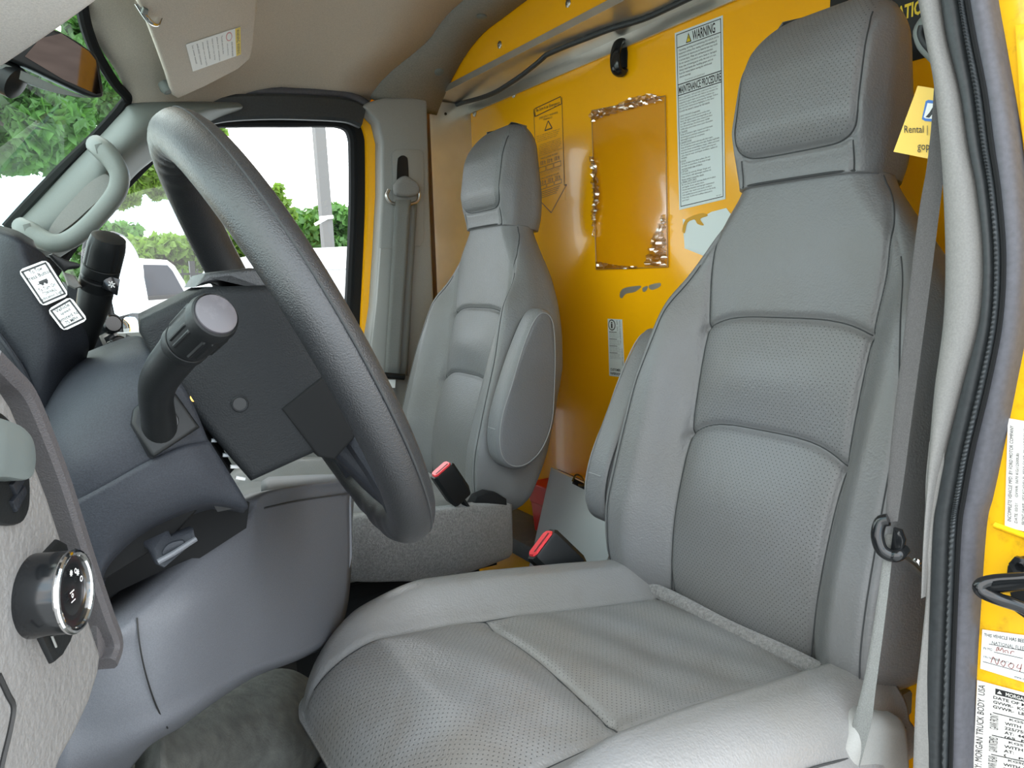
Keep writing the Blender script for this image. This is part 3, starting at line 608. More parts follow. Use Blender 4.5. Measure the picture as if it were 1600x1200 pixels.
# ============================================================ REAR VIEW MIRROR
mp0 = PY(110, 105, 1.12); nm = nrm((.30, -1, -.25)); mpp = lambda x, y: PL(x, y, mp0, nm)
mr = thing('rear_view_mirror', 'black interior rear view mirror below the pale sun visor', 'mirror', mp0)
of = cr_spline([(-8, 74), (20, 52), (55, 42), (95, 50), (140, 78), (153, 92), (159, 120), (162, 146), (157, 152), (140, 150), (95, 130), (40, 104), (2, 88)], 4, True)
slab('housing', [mpp(*p) for p in of], -nm*.035, M_BLK, mr, bevel=.010, seg=4)
og = [(38, 88), (62, 60), (95, 52), (138, 80), (149, 94), (157, 145), (150, 147), (98, 124)]
slab('mirror_glass', [mpp(*p)+nm*.0004 for p in og], nm*.001, mat('mirror_glass', (.07, .052, .045), .03, metal=1), mr, smooth=False)  # dark brown reflection of the interior is put into the glass colour
slab('lower_shell', [mpp(*p)-nm*.012 for p in cr_spline([(10, 100), (50, 116), (100, 138), (140, 152), (158, 153), (130, 153), (80, 142), (30, 122), (5, 108)], 3, True)], -nm*.02, M_PIL, mr, bevel=.003)
V, Fc = latheV([(.004, -.02), (.02, -.015), (.024, .02), (.012, .05)], mpp(20, 122)-nm*.03, (-.4, .2, .3), 20)
mesh('mount', V, Fc, M_BLK, mr)
# ============================================================ OUTSIDE MIRROR
om = thing('door_mirror', 'black outside towing mirror seen through the far door window', 'mirror', PY(200, 450, 2.28))
ny = nrm((.80, -.62, .02)); q0 = PY(205, 440, 2.30); mo = lambda x, y: PL(x, y, q0, ny)
oo = cr_spline([(176, 368), (192, 364), (207, 376), (220, 400), (230, 440), (235, 485), (236, 515), (226, 529), (190, 532), (172, 528), (170, 440)], 4, True)
slab('housing', [mo(*p) for p in oo], -ny*.09, M_BLK, om, bevel=.015, seg=3)
MIRR = mat('mirror_silver', (.85, .88, .87), .02, metal=1)
slab('main_glass', [mo(*p)+ny*.001 for p in cr_spline([(178, 374), (190, 369), (203, 380), (215, 402), (225, 440), (230, 484), (205, 489), (178, 490), (174, 430)], 3, True)], ny*.001, MIRR, om, smooth=False)
# convex spotter: a shallow dome
cc = mo(204, 512)+ny*.002; ax1 = nrm(mo(220, 512)-mo(204, 512)); az = np.cross(ny, ax1); V = []; Fc = []
for i, r in enumerate([1, .8, .55, .28, .02]):
    for j in range(24):
        t = 2*math.pi*j/24; V.append(cc+ax1*.036*r*np.sign(math.cos(t))*abs(math.cos(t))**.6+az*.030*r*np.sign(math.sin(t))*abs(math.sin(t))**.6+ny*.012*(1-r*r))
for i in range(4):
    for j in range(24): Fc.append((i*24+j, i*24+(j+1) % 24, (i+1)*24+(j+1) % 24, (i+1)*24+j))
mesh('spotter_glass', V, Fc, MIRR, om)
tube('mirror_arm', [mo(190, 530)-ny*.04, PY(160, 540, 2.15), PY(120, 545, 2.04)], .018, M_BLK, om)
# ============================================================ SEATS
ZB, XB = .43, .78; bd = nrm([.12, 0, .77]); bn = np.array([bd[2], 0, -bd[0]])   # up the back, rearward normal
ip = lambda x, xp, fp: np.interp(x, xp, fp)
def smooth_ip(xp, fp):
    xx = np.linspace(min(xp), max(xp), 400); yy = np.interp(xx, xp, fp); k = np.ones(25)/25; y2 = np.convolve(np.pad(yy, 12, mode='edge'), k, 'valid'); return lambda x: np.interp(x, xx, y2)
bW = smooth_ip([-.05, 0, .05, .12, .20, .286, .377, .436, .50, .56, .60, .64], [.235, .243, .25, .253, .252, .247, .236, .217, .180, .135, .108, .106])
bP = smooth_ip([-.05, 0, .1, .24, .40, .47, .53, .56, .60, .62], [.122, .124, .128, .131, .134, .142, .140, .133, .106, .104])
bC = smooth_ip([-.05, .05, .1, .2, .3, .45, .6, .65], [-.018, -.028, -.028, -.018, -.006, .004, .002, .002])
bB = smooth_ip([-.05, .02, .1, .3, .42, .50, .56, .64], [.025, .042, .050, .046, .034, .012, .0, .0])
bT = smooth_ip([-.05, 0, .1, .3, .5, .6, .64], [.05, .065, .10, .122, .105, .085, .08])
bO = smooth_ip([-.05, .1, .3, .42, .50, .56, .62], [.214, .222, .216, .190, .156, .128, .115])
def ts1(w): return .413-.020*(np.abs(w)/.135)**4
def ts2(w): return .255-.030*(np.abs(w)/.135)**4
def gr(d, a=.0045, w=.005, pa=.006, pw=.028): return a*np.exp(-(d/w)**2)+pa*np.exp(-(d/pw))
def backF(w, t):
    aw = np.abs(w); wp = bP(t); o = bC(t)-bB(t)*sm(0, 1, (aw-wp)/.060)
    wo = bO(t); o = o+.018*sm(0, 1, (aw-wo)/.045)
    ins = 1-sm(0, .012, aw-wp)
    o = o+gr(aw-wp if np.isscalar(aw) else np.abs(aw-wp))
    o = o+ins*(gr(np.abs(t-ts1(w)))+gr(np.abs(t-ts2(w)), pa=.009))
    o = o-ins*.010*np.exp(-((t-.33)/.05)**2)*np.cos(np.clip(w/.135, -1, 1)*math.pi/2)-ins*.012*np.exp(-((t-.15)/.07)**2)*np.cos(np.clip(w/.135, -1, 1)*math.pi/2)
    o = o+.0022*np.exp(-((aw-wo)/.004)**2)*(t < .56)
    return o
hW = smooth_ip([.59, .62, .68, .76, .82, .845], [.106, .113, .117, .114, .105, .097])
def headF(w, t):
    aw = np.abs(w); o = -.004*np.ones_like(w*t) - .026*sm(.60, .68, t)+.030*sm(.74, .85, t)
    dp_ = headpanel(w, t); o = o+gr(np.abs(dp_), .0045, .0045, .004, .02)
    band = (t < .635)*(aw < .09); o = o+(t < .64)*gr(np.abs(aw-.088), .003, .004, 0.0, .02)
    return o
def headpanel(w, t):
    """signed distance to the seam around the head panel: rounded box open at the top"""
    r = .028; qx = np.abs(w)-(.096-r); qy = (.634+.002-t)+r
    return np.where((qx > 0) & (qy > 0), np.sqrt(np.maximum(qx, 0)**2+np.maximum(qy, 0)**2)-r, np.maximum(qx, qy)-r)
SURF = {}
def section(name, ts, Wf, Tf, Ff, re, rb0, mat_, par, org, s, capb=.03, capt=0, uvpanel=None, top=None, pts=(190, 60)):
    """loft of rounded-rectangle sections; front face displaced by Ff(w,t)"""
    SURF[name] = (Wf, Tf, Ff, re, ts[-1], capt)
    V = []; UV = []; PF = []; q = np.linspace(-1, 1, pts[0]); qf = .75*q+.25*np.sin(q*math.pi/2); qb = np.linspace(1, -1, pts[1])
    for t in ts:
        Wd = float(Wf(t)); Th = float(Tf(t)); r_e = min(re, Wd*.5, Th*.5)
        sh = 0.0; df = 0
        if t < ts[0]+capb and capb > 0: k = 1-(t-ts[0])/capb; sh = 1-math.sqrt(max(1-k*k*.98, 0)); 
        if capt > 0 and t > ts[-1]-capt: k = 1-(ts[-1]-t)/capt; sh = 1-math.sqrt(max(1-k*k*.995, 0))
        rb = min(rb0, Th*.46)
        Wd = Wd-sh*min(re*1.4, Wd*.9) if capt == 0 else Wd-sh*Wd*.42; dsh = sh*Th*.38
        w = Wd*qf; f = Ff(w, np.full_like(w, t)); e = np.maximum(np.abs(w)-(Wd-r_e), 0); ed = r_e-np.sqrt(np.maximum(r_e**2-e**2, 0))
        k_ = 1-sm(Wd-r_e*.6, Wd, np.abs(w)); d = f*(.35+.65*k_)+ed+dsh
        for a, b in zip(w, d): V.append((a, b, t))
        f0 = float(d[-1]); b0 = Th-rb-dsh
        for j in range(1, 10): V.append((Wd, f0+(b0-f0)*j/10, t))
        wb = Wd*np.sin(qb*math.pi/2); e = np.maximum(np.abs(wb)-(Wd-rb), 0); db = Th-dsh-(rb-np.sqrt(np.maximum(rb**2-e**2, 0)))
        for a, b in zip(wb, db): V.append((a, b, t))
        f0 = float(d[0])
        for j in range(1, 10): V.append((-Wd, b0+(f0-b0)*j/10, t))
    V = np.array(V); n = len(V)//len(ts); Fc = []
    for i in range(len(ts)-1):
        for j in range(n): Fc.append((i*n+j, i*n+(j+1) % n, (i+1)*n+(j+1) % n, (i+1)*n+j))
    c0 = V[:n].mean(0); c1 = V[-n:].mean(0); k = len(V); V2 = np.vstack([V, [c0, c1]])
    for j in range(n): Fc += [((j+1) % n, j, k), ((len(ts)-1)*n+j, (len(ts)-1)*n+(j+1) % n, k+1)]
    Wp = org(V2[:, 0]*s, V2[:, 1], V2[:, 2]); o = mesh(name, Wp, Fc, mat_, par, angle=180)
    finish_uv(o, V2[:, 0], V2[:, 2], uvpanel(V2) if uvpanel else np.zeros(len(V2)))
    return o
def finish_uv(o, u, v, pf):
    me = o.data; uvl = me.uv_layers.new(name='metres'); li = np.empty(len(me.loops), int); me.loops.foreach_get('vertex_index', li)
    uvl.data.foreach_set('uv', np.stack([u[li]+.5, v[li]+.5], 1).astype('f').ravel())
    a = me.attributes.new('perf', 'FLOAT', 'POINT'); a.data.foreach_set('value', np.asarray(pf, 'f'))
def cushT(x):  # centre height of the cushion top
    return np.interp(x, [.2, .3, .4, .5, .6, .7, .8], [.462, .468, .462, .450, .434, .420, .408])
cP = smooth_ip([.18, .26, .32, .45, .60, .74, .80], [.190, .168, .158, .148, .140, .134, .132])
def seat(name, label, yc, s, gy):
    root = thing(name, label, 'seat', (.5, yc, .1), 'bucket seats of the cab')
    org = lambda w, d, t: np.stack([XB+np.asarray(t)*bd[0]+np.asarray(d)*bn[0], yc+np.asarray(w), ZB+np.asarray(t)*bd[2]+np.asarray(d)*bn[2]], -1)
    pt = lambda w, d, t: org(s*w, d, t)
    # backrest
    pp = lambda V: (1-sm(-.002, .004, np.abs(V[:, 0])-bP(V[:, 2])+.007))*(V[:, 2] < ts1(V[:, 0])-.006)*(np.abs(V[:, 2]-ts2(V[:, 0])) > .006)*(V[:, 1] < .06)
    br = section('backrest', np.linspace(-.028, .602, 230), bW, bT, backF, .038, .045, M_LP, root, org, s, capb=.055, uvpanel=pp)
    hp_ = lambda V: (headpanel(V[:, 0], V[:, 2]) < -.006)*(V[:, 1] < .04)*1.0
    hr_ = section('headrest', np.linspace(.598, .832, 110), hW, lambda t: .100-.036*float(sm(.62, .84, t)), headF, .030, .035, M_LP, root, org, s, capb=0, capt=.055, uvpanel=hp_, pts=(120, 40))
    def exact(par, w, t):
        Wf, Tf, Ff, re, te, capt = SURF[par.name.split('.')[0]]; Wd = float(Wf(t)); Th = float(Tf(t)); r_e = min(re, Wd*.5, Th*.5); sh = 0
        if capt > 0 and t > te-capt: k = 1-(te-t)/capt; sh = 1-math.sqrt(max(1-k*k*.995, 0)); Wd -= sh*Wd*.42
        e = min(max(abs(w)-(Wd-r_e), 0), r_e); k_ = 1-float(sm(Wd-r_e*.6, Wd, abs(w))); return float(Ff(np.array([w]), np.array([t]))[0])*(.35+.65*k_)+r_e-math.sqrt(max(r_e**2-e*e, 0))+sh*Th*.38
    def seam(par, W_, T_, Ff, r=.0011, m=M_SEAM, lift=.0, n=4, edge=None):
        Pw = cr_spline(np.stack([W_, T_], 1), n); P = [pt(w, exact(par, w, t)-r*.2, t) for w, t in Pw]
        return tube('seam', P, r, m, par, k=6)
    tt = np.linspace(-.03, .597, 60)
    for sg in (1, -1):
        seam(br, sg*bP(tt), tt, backF)
        t2 = np.linspace(-.02, .49, 50); 
        seam(br, sg*bO(t2), t2, backF, .001, edge=lambda w, t: (lambda e: .038-math.sqrt(max(.038**2-e*e, 0)))(max(abs(w)-(bW(t)-.038), 0)))
    w_ = np.linspace(-.131, .131, 25); seam(br, w_, ts1(w_), backF); seam(br, w_, ts2(w_), backF)
    # neck seam all round
    nk = [];
    for a in np.linspace(0, 2*math.pi, 60, endpoint=False):
        w = .1035*np.sign(math.cos(a))*abs(math.cos(a))**.5; d = .045-.051*np.sign(math.sin(a))*abs(math.sin(a))**.45; nk.append(pt(w, d, .600))
    tube('seam', nk, .0018, M_SEAM, hr_, closed=True, k=6)
    hs = [(.0915, .792), (.095, .76), (.096, .70), (.096, .668), (.089, .647), (.068, .637), (.03, .635), (0, .635), (-.03, .635), (-.068, .637), (-.089, .647), (-.096, .668), (-.096, .70), (-.095, .76), (-.0915, .792)]
    seam(hr_, [p[0] for p in hs], [p[1] for p in hs], headF)
    for sg in (1, -1): seam(hr_, [sg*.088, sg*.088], [.601, .636], headF)
    # cushion
    X0, X1 = .205, .775; xs_ = X0+(X1-X0)*np.concatenate([np.linspace(0, 1, 60)**2*.22, .22+.78*np.linspace(0, 1, 120)[1:]]); V = []; q = np.linspace(-1, 1, 170); qf = .7*q+.3*np.sin(q*math.pi/2)
    def top(w, x):
        aw = np.abs(w); wp = cP(x); T = cushT(x)-.105*(1-np.sqrt(np.maximum(1-np.clip((.315-x)/.11, 0, 1)**2, 0)))
        b = .034*sm(0, 1, (aw-wp)/.05)*sm(.24, .40, x)-.006*sm(.72, .77, x)
        g = gr(np.abs(aw-wp), .0045, .005, .005, .03)
        xc = .452-.010*(w/.14)**2+.006*w/.14; ins = 1-sm(-.03, .006, aw-wp)
        g = g+ins*gr(np.abs(x-xc), .005, .0055, .009, .03)
        T = T+ins*.010*np.exp(-((x-.36)/.06)**2)*np.cos(np.clip(w/.16, -1, 1)*1.57)-ins*.008*np.exp(-((x-.62)/.09)**2)*np.cos(np.clip(w/.14, -1, 1)*1.57)
        T = T+.0012*np.sin(x*70+w*25)*sm(.0, .03, wp-aw)
        return T+b-g
    for x in xs_:
        k = np.clip((.33-x)/(.33-X0), 0, 1); Wd = .258-.085*(1-math.sqrt(max(1-k**2.4, 0)))-.012*sm(.6, .77, x); re = .048
        w = Wd*qf; T = top(w, np.full_like(w, x)); e = np.maximum(np.abs(w)-(Wd-re), 0); ed = re-np.sqrt(np.maximum(re**2-e**2, 0))
        bz_ = .345+.03*k; zt = np.maximum(T-ed*.95, bz_+.004)
        V += [(x, a, b) for a, b in zip(w, zt)]
        for sg, z0 in ((1, zt[-1]), (-1, zt[0])):
            js = range(1, 12) 
            col = [(x+.004*math.sin(3*j/12), sg*(Wd+.014*math.sin(math.pi*j/12)), z0+(bz_-z0)*j/12) for j in js]
            if sg == 1: V += col; V += [(x, Wd*c, bz_) for c in np.linspace(1, -1, 14)]
            else: V += col[::-1]
    V = np.array(V); n = len(V)//len(xs_); Fc = []
    for i in range(len(xs_)-1):
        for j in range(n): Fc.append((i*n+j, i*n+(j+1) % n, (i+1)*n+(j+1) % n, (i+1)*n+j))
    Fc += [tuple(range(n)), tuple((len(xs_)-1)*n+j for j in range(n))]
    Wp = np.stack([V[:, 0], yc+s*V[:, 1], V[:, 2]], 1); cu = mesh('cushion', Wp, Fc, M_LC, root, angle=180)
    finish_uv(cu, V[:, 0], V[:, 1], (np.abs(V[:, 1]) < cP(V[:, 0])-.008)*(V[:, 2] > .36)*(np.abs(V[:, 0]-.452) > .004)*1.0)
    def cs_(W_, X_, r=.0011, m=M_SEAM, dz=0): 
        P = cr_spline(np.stack([W_, X_], 1), 3); return tube('seam', [(x, yc+s*w, float(top(np.array([w]), np.array([x]))[0])+r*.2+dz) for w, x in P], r, m, cu, k=6)
    xl = np.linspace(.225, .765, 50)
    for sg in (1, -1): cs_(sg*cP(xl), xl)
    wl_ = np.linspace(-.146, .146, 30); cs_(wl_, .452-.010*(wl_/.14)**2+.006*wl_/.14)
    for sg in (1, -1):   # boxing seam along the outer edge of the bolster
        P = []
        for x in np.linspace(.27, .76, 30):
            k = np.clip((.33-x)/(.33-X0), 0, 1); Wd = .258-.085*(1-math.sqrt(max(1-k**2.4, 0)))-.012*sm(.6, .77, x); P.append((x, yc+sg*(Wd+.0035), float(top(np.array([Wd]), np.array([x]))[0])-.052-.004*math.sin(x*30)))
        tube('seam', cr_spline(P, 2), .0012, M_SEAM, cu, k=6)
    # listing strip between cushion and back
    sweep('listing_strip', cr_spline([(.752, yc-.20, .413), (.757, yc-.1, .412), (.757, yc, .409), (.757, yc+.1, .412), (.752, yc+.20, .413)], 6), [(a, b) for a, b in circ(.011, 10)], M_CARP, root)
    # lower cushion pan, frame and pedestal
    slab('cushion_pan', [(.26, yc-.225, .352), (.80, yc-.225, .352), (.80, yc+.225, .352), (.26, yc+.225, .352)], (0, 0, -.03), M_BLK, root, bevel=.008)
    for sg in (1, -1): slab('seat_track', [(.30, yc+sg*.17-.02, .322), (.78, yc+sg*.17-.02, .322), (.78, yc+sg*.17+.02, .322), (.30, yc+sg*.17+.02, .322)], (0, 0, -.04), M_BLKM, root)
    slab('pedestal', [(.34, yc-.19, .283), (.74, yc-.19, .283), (.74, yc+.19, .283), (.34, yc+.19, .283)], (0, 0, -.281), M_BLKM, root, bevel=.01)
    # folded up armrest on the inner side
    ol = [(.812, .880), (.836, .862), (.852, .800), (.862, .72), (.858, .655), (.835, .610), (.800, .588), (.765, .588), (.738, .606), (.724, .640), (.724, .69), (.742, .76), (.768, .83), (.790, .870)]
    ya = yc+s*.245; adz = -.085 if s > 0 else -.054; ksh = .27 if s > 0 else .14; O = [(.795+(x-.795)*.95+.010+ksh*(z-.66), ya, .73+(z-.73)*1.09+adz) for x, z in cr_spline(ol, 5, True)]
    ar = slab('armrest', O, (0, s*.056, 0), M_LE, root, bevel=.013, seg=4, angle=60)
    for f_ in (.0035, .0525):
        cx, cz = .805+ksh*.07, .73+adz; gg = lambda p: 1-.0085/math.hypot(p[0]-cx, p[2]-cz); tube('seam', [(cx+(p[0]-cx)*gg(p), ya+s*(.0550 if f_ > .01 else .001), cz+(p[2]-cz)*gg(p)) for p in O], .0012, M_SEAM if f_ < .01 else M_STIT, ar, k=6, closed=True)
    g2 = [(x, z) for x, z in cr_spline(ol, 5, True)]; fr_ = [p for p in g2 if p[0] < .80]; 
    tube('seam', [(.7370, ya+s*y, .660+adz) for y in (.012, .02, .03, .044)], .0012, M_STIT, ar, k=6)
    lathe('armrest_pivot', [(.03, -.03), (.03, .03)], (.845, yc+s*.24, .655+adz), (0, 1, 0), M_BLK, root, k=24)
    # recliner hinge covers
    for sg in (1, -1): slab('recliner_bracket', [(x, yc+sg*.205, z) for x, z in [(.70, .34), (.79, .34), (.80, .42), (.78, .45), (.75, .42), (.70, .38)]], (0, sg*.012, 0), M_BLKM, root, bevel=.004)
    return root
drv = seat('bucket_seat', 'worn grey perforated driver seat nearest the camera, right of the steering wheel', .67, 1, 1)
pas = seat('bucket_seat', 'grey passenger seat beyond the steering wheel, beside the far window', 1.52, -1, 1)
pas.rotation_euler = (0, 0, math.radians(-3.0)); pas.location.y += .02
# plastic side shields at the driver seat's foot, near the sill
def near(pts, y): return [PY(*p, y) for p in pts]
slab('side_shield', near(cr_spline([(1262, 1210), (1268, 1180), (1283, 1155), (1302, 1139), (1318, 1146), (1334, 1165), (1340, 1215)], 4), .44), (0, .05, 0), M_PIL2, drv, bevel=.010, seg=4)
slab('recliner_cover', near(cr_spline([(1325, 1260), (1330, 1190), (1340, 1160), (1355, 1130), (1375, 1121), (1402, 1125), (1425, 1140), (1430, 1260)], 4), .405), (0, .04, 0), M_PIL2, drv, bevel=.014, seg=4)
slab('hinge_plate', near([(1300, 1100), (1312, 1078), (1340, 1075), (1350, 1100), (1345, 1150), (1310, 1150), (1298, 1125)], .47), (0, .02, 0), M_BLKM, drv, bevel=.004)
# carpeted side of the passenger seat box
P0 = [[(520, 815, 1.262), (580, 807, 1.235), (640, 801, 1.225), (700, 795, 1.225), (760, 787, 1.235), (797, 785, 1.262), (802, 784, 1.30)],
      [(520, 850, 1.258), (580, 842, 1.230), (640, 838, 1.220), (700, 833, 1.220), (760, 826, 1.230), (798, 824, 1.258), (803, 822, 1.30)],
      [(520, 885, 1.262), (580, 884, 1.236), (640, 880, 1.226), (700, 876, 1.226), (758, 868, 1.236), (797, 860, 1.262), (803, 855, 1.30)],
      [(520, 902, 1.275), (580, 907, 1.250), (640, 905, 1.24), (690, 903, 1.24), (740, 890, 1.25), (794, 868, 1.275), (800, 862, 1.31)]]
loft('carpeted_side', P0, M_CARP, pas, vec=(0, .035, 0))
O = [PY(*p, 1.262) for p in [(745, 785), (752, 772), (768, 765), (785, 768), (797, 776), (798, 790), (745, 790)]]
slab('recliner_pivot', O, (0, .03, 0), M_BLKM, pas, bevel=.005)
# ------------------------------------------------------------ buckles
def buckle(label, top_c, base, wdir, w=.030, L=.075, tw=.019):
    a = np.array(top_c); b = np.array(base); ax = nrm(b-a); r = thing('belt_buckle', label, 'buckle', b, 'belt buckles beside the seats'); wd = nrm(np.array(wdir)-ax*np.dot(wdir, ax)); nn = np.cross(ax, wd)
    c4 = lambda k, q, sx, sy: a+ax*k+wd*w*.5*sx*q+nn*tw*.5*sy*q
    sec = rect(w, tw, .22); V = []; Fc = []
    for k, q in [(0, .93), (.004, 1), (L*.8, 1.0), (L, .82), (L+.002, .6)]: V += [a+ax*k+wd*x*q+nn*y*q for x, y in sec]
    n = 8
    for i in range(4):
        for j in range(n): Fc.append((i*n+j, i*n+(j+1) % n, (i+1)*n+(j+1) % n, (i+1)*n+j))
    Fc += [tuple(range(n))[::-1], tuple(4*n+j for j in range(n))]
    mesh('housing', V, Fc, M_BLK, r, angle=30)
    V = []
    for k, q in [(-.0005, .80), (-.004, .74)]: V += [a+ax*k+wd*x*q+nn*(y*.78) for x, y in sec]
    mesh('release_button', V, [tuple(range(8)), tuple(range(15, 7, -1))]+[(j, (j+1) % 8, 8+(j+1) % 8, 8+j) for j in range(8)], M_REDB, r, angle=30)
    slot = [a-ax*.0046+wd*x+nn*y for x, y in [(-w*.3, tw*.16), (w*.3, tw*.16), (w*.3, tw*.26), (-w*.3, tw*.26)]]; mesh('slot', slot, [(0, 1, 2, 3)], M_BLK, r, smooth=False)
    sweep('stalk', [a+ax*(L-.003), b], rect(.020, .006), M_BLKM, r); return r
buckle('black belt buckle with red button standing in front of the pale clipboard', PY(846, 850, .965), PY(925, 925, .93), PY(870, 834, .965)-PY(828, 866, .965), w=.066, L=.085, tw=.034)
buckle('black belt buckle with red button on the passenger seat edge', PY(690, 734, 1.235), PY(735, 800, 1.24), PY(704, 724, 1.235)-PY(674, 745, 1.235), w=.050, L=.078, tw=.026)
# ------------------------------------------------------------ red kit box and clipboard binder
rb = thing('red_box', 'red plastic box with overhanging lid behind the pale clipboard', 'box', (1.02, 1.62, .235))
xr = 1.01
def boxpx(name, px0, px1, pt_, pb, x0, x1, taper=0):
    A = PX(px0, pt_, x0); B = PX(px1, pt_, x0); zt = A[2]; zb = PX(px0, pb, x0)[2]; y0, y1 = B[1], A[1]
    V = [(x0, y0, zt), (x1, y0, zt), (x1, y1, zt), (x0, y1, zt), (x0+taper, y0+taper, zb), (x1-taper, y0+taper, zb), (x1-taper, y1-taper, zb), (x0+taper, y1-taper, zb)]
    m_ = mesh(name, V, [(0, 1, 2, 3), (7, 6, 5, 4), (0, 4, 5, 1), (1, 5, 6, 2), (2, 6, 7, 3), (3, 7, 4, 0)], M_RED, rb, smooth=True, angle=30)
    md = m_.modifiers.new('b', 'BEVEL'); md.width = .004; md.segments = 3; return m_
boxpx('lid', 826, 905, 752, 783, 1.012, 1.090); boxpx('body', 829, 902, 782, 828, 1.017, 1.085, .006)
bp_ = plane3(PX(861, 732, .965), PX(934, 892, .915), PX(842, 837, .925))
bi = thing('clipboard', 'pale grey clipboard case leaning between the two seats', 'clipboard', bp_(890, 890))
nb = nrm(np.cross(bp_(916, 760)-bp_(861, 732), bp_(842, 837)-bp_(861, 732))); nb = nb if nb[0] > 0 else -nb
O = [bp_(*p) for p in [(861, 732), (916, 757), (952, 762), (957, 850), (938, 905), (905, 960), (815, 940)]]
slab('front_cover', O, nb*.004, M_BIND, bi, bevel=.001)
slab('back_cover', [p+nb*.020 for p in O], nb*.003, mat('plum_board', (.14, .05, .06), .5), bi)
slab('paper', [p*.995+np.mean(O, 0)*.005+nb*.006 for p in O], nb*.011, M_WHITE, bi)
sweep('spine', [bp_(861, 732)+nb*.01, bp_(815, 940)+nb*.01], rect(.022, .008), M_BIND, bi)
slab('clip_plate', [bp_(*p)-nb*.001 for p in [(897, 747), (917, 757), (914, 765), (896, 756)]], -nb*.003, M_BLKG, bi, bevel=.001)
tube('clip_wire', cr_spline([bp_(*p)-nb*.006 for p in [(898, 752), (904, 742), (914, 747), (918, 758), (908, 758)]], 5), .0025, M_BRASS, bi)
dr = slab('dark_red_case', [(1.0, 1.12, .0), (1.09, 1.12, .0), (1.09, 1.24, .0), (1.0, 1.24, .0)], (0, 0, .36), mat('dark_red_vinyl', (.16, .01, .015), .5), bevel=.004); tag(dr, 'dark red case edge just behind the pale clipboard, against the driver seat', 'case')
# ============================================================ STEERING WHEEL
WC = np.array([.183, .68, .849]); al = .447; be = -.086
wa = nrm([math.cos(al)*math.cos(be), math.cos(al)*math.sin(be), math.sin(al)]); wsd = nrm(np.cross([0, 0, 1], wa)); wu = np.cross(wa, wsd)
wp_ = lambda a, s, u: WC+wa*a+wsd*s+wu*u
sw = thing('steering_wheel', 'large black leather-covered steering wheel in the left foreground', 'steering wheel', WC)
R0 = .1943; n = 220; V = []; Fc = []; K = 28
for i in range(n):
    ph = 2*math.pi*i/n; cdir = wsd*math.cos(ph)+wu*math.sin(ph)
    w_ = 0
    d_ = (ph-math.pi/2+math.pi) % (2*math.pi)-math.pi      # angle from the top
    env = math.exp(-(abs(d_)/.42)**3)
    for j in range(K):
        th_ = 2*math.pi*j/K; rr = .0205*(1+.03*math.sin(3*ph+1))
        inner = max(0, -math.cos(th_))
        rr *= 1+env*(.035+.12*inner)*(abs(math.sin(d_*22+.4*math.sin(th_)))-.5)+.012*math.exp(-((th_-1.2)/.12)**2)
        env2 = math.exp(-(abs((ph-math.pi*1.5+math.pi) % (2*math.pi)-math.pi)/.35)**2)
        rr *= 1+env2*.05*math.sin(ph*30+th_*2)
        V.append(WC+cdir*(R0+rr*math.cos(th_))+wa*rr*math.sin(th_)*.97)
for i in range(n):
    for j in range(K): Fc.append((i*K+j, i*K+(j+1) % K, ((i+1) % n)*K+(j+1) % K, ((i+1) % n)*K+j))
rimo = mesh('rim', V, Fc, M_WHEEL, sw, angle=180)
tube('seam', [WC+(wsd*math.cos(p)+wu*math.sin(p))*(R0+.0206*math.cos(.38))+wa*.0206*math.sin(.38) for p in np.linspace(0, 2*math.pi, 160, endpoint=False)], .0009, M_SEAM, rimo, closed=True, k=6)
# hub housing: leathery box, left face towards the open door
def hubbox(name, O, s0, s1, m, bev, seg=4): return slab(name, [wp_(a, s0, u) for a, u in O], wsd*(s1-s0), m, sw, bevel=bev, seg=seg, angle=50)
hubbox('hub_housing', [(-.103, .072), (-.098, .080), (-.046, .080), (.012, .052), (.020, .036), (.012, .030), (.006, -.028), (-.004, -.082), (-.094, -.070), (-.106, .02)], -.088, .088, M_HUB, .008)
# air bag pad
hubbox('airbag_cover', [(-.052, .083), (-.040, .089), (-.010, .078), (.022, .060), (.034, .03), (.034, -.04), (.020, -.075), (.008, -.07), (.006, 0), (.0, .045), (-.03, .078)], -.080, .080, M_WHEEL, .008)
tube('screw_hole', [wp_(-.070, -.0885, -.010), wp_(-.070, -.080, -.010)], .0052, M_BLKG, sw, k=20)
tube('screw_hole_rim', [wp_(-.070+.0058*math.cos(t), -.0885, -.010+.0058*math.sin(t)) for t in np.linspace(0, 6.28, 24, endpoint=False)], .0009, M_HUB, sw, k=6, closed=True)
hubbox('lower_recess', [(-.045, -.030), (.006, -.022), (.002, -.080), (-.030, -.090), (-.040, -.08)], -.0905, -.07, M_BLKM, .003)
# spokes
for sg in (-1, 1):
    P = [wp_(.004, sg*.07, -.03), wp_(.004, sg*.12, -.035), wp_(.0, sg*.165, -.04), wp_(0, sg*.19, -.045)]
    sweep('spoke', cr_spline(P, 5), [(a, b) for a, b in rect(.022, .05, .4)], M_BLK, sw, up=wu) if sg == 1 else None
for sg in (-1, 1):
    P = [wp_(.0, sg*.05, -.05), wp_(.002, sg*.075, -.10), wp_(.002, sg*.085, -.14), wp_(.0, sg*.088, -.172)]
    sweep('lower_spoke', cr_spline(P, 6), [(a, b) for a, b in rect(.05, .028, .35)], M_POD, sw, up=wa)
slab('lower_spoke_cover', [wp_(a, -.05, u) for a, u in [(-.03, -.075), (.012, -.07), (.02, -.10), (.012, -.185), (-.004, -.19), (-.014, -.14)]], wsd*.10, M_POD, sw, bevel=.010, seg=3)
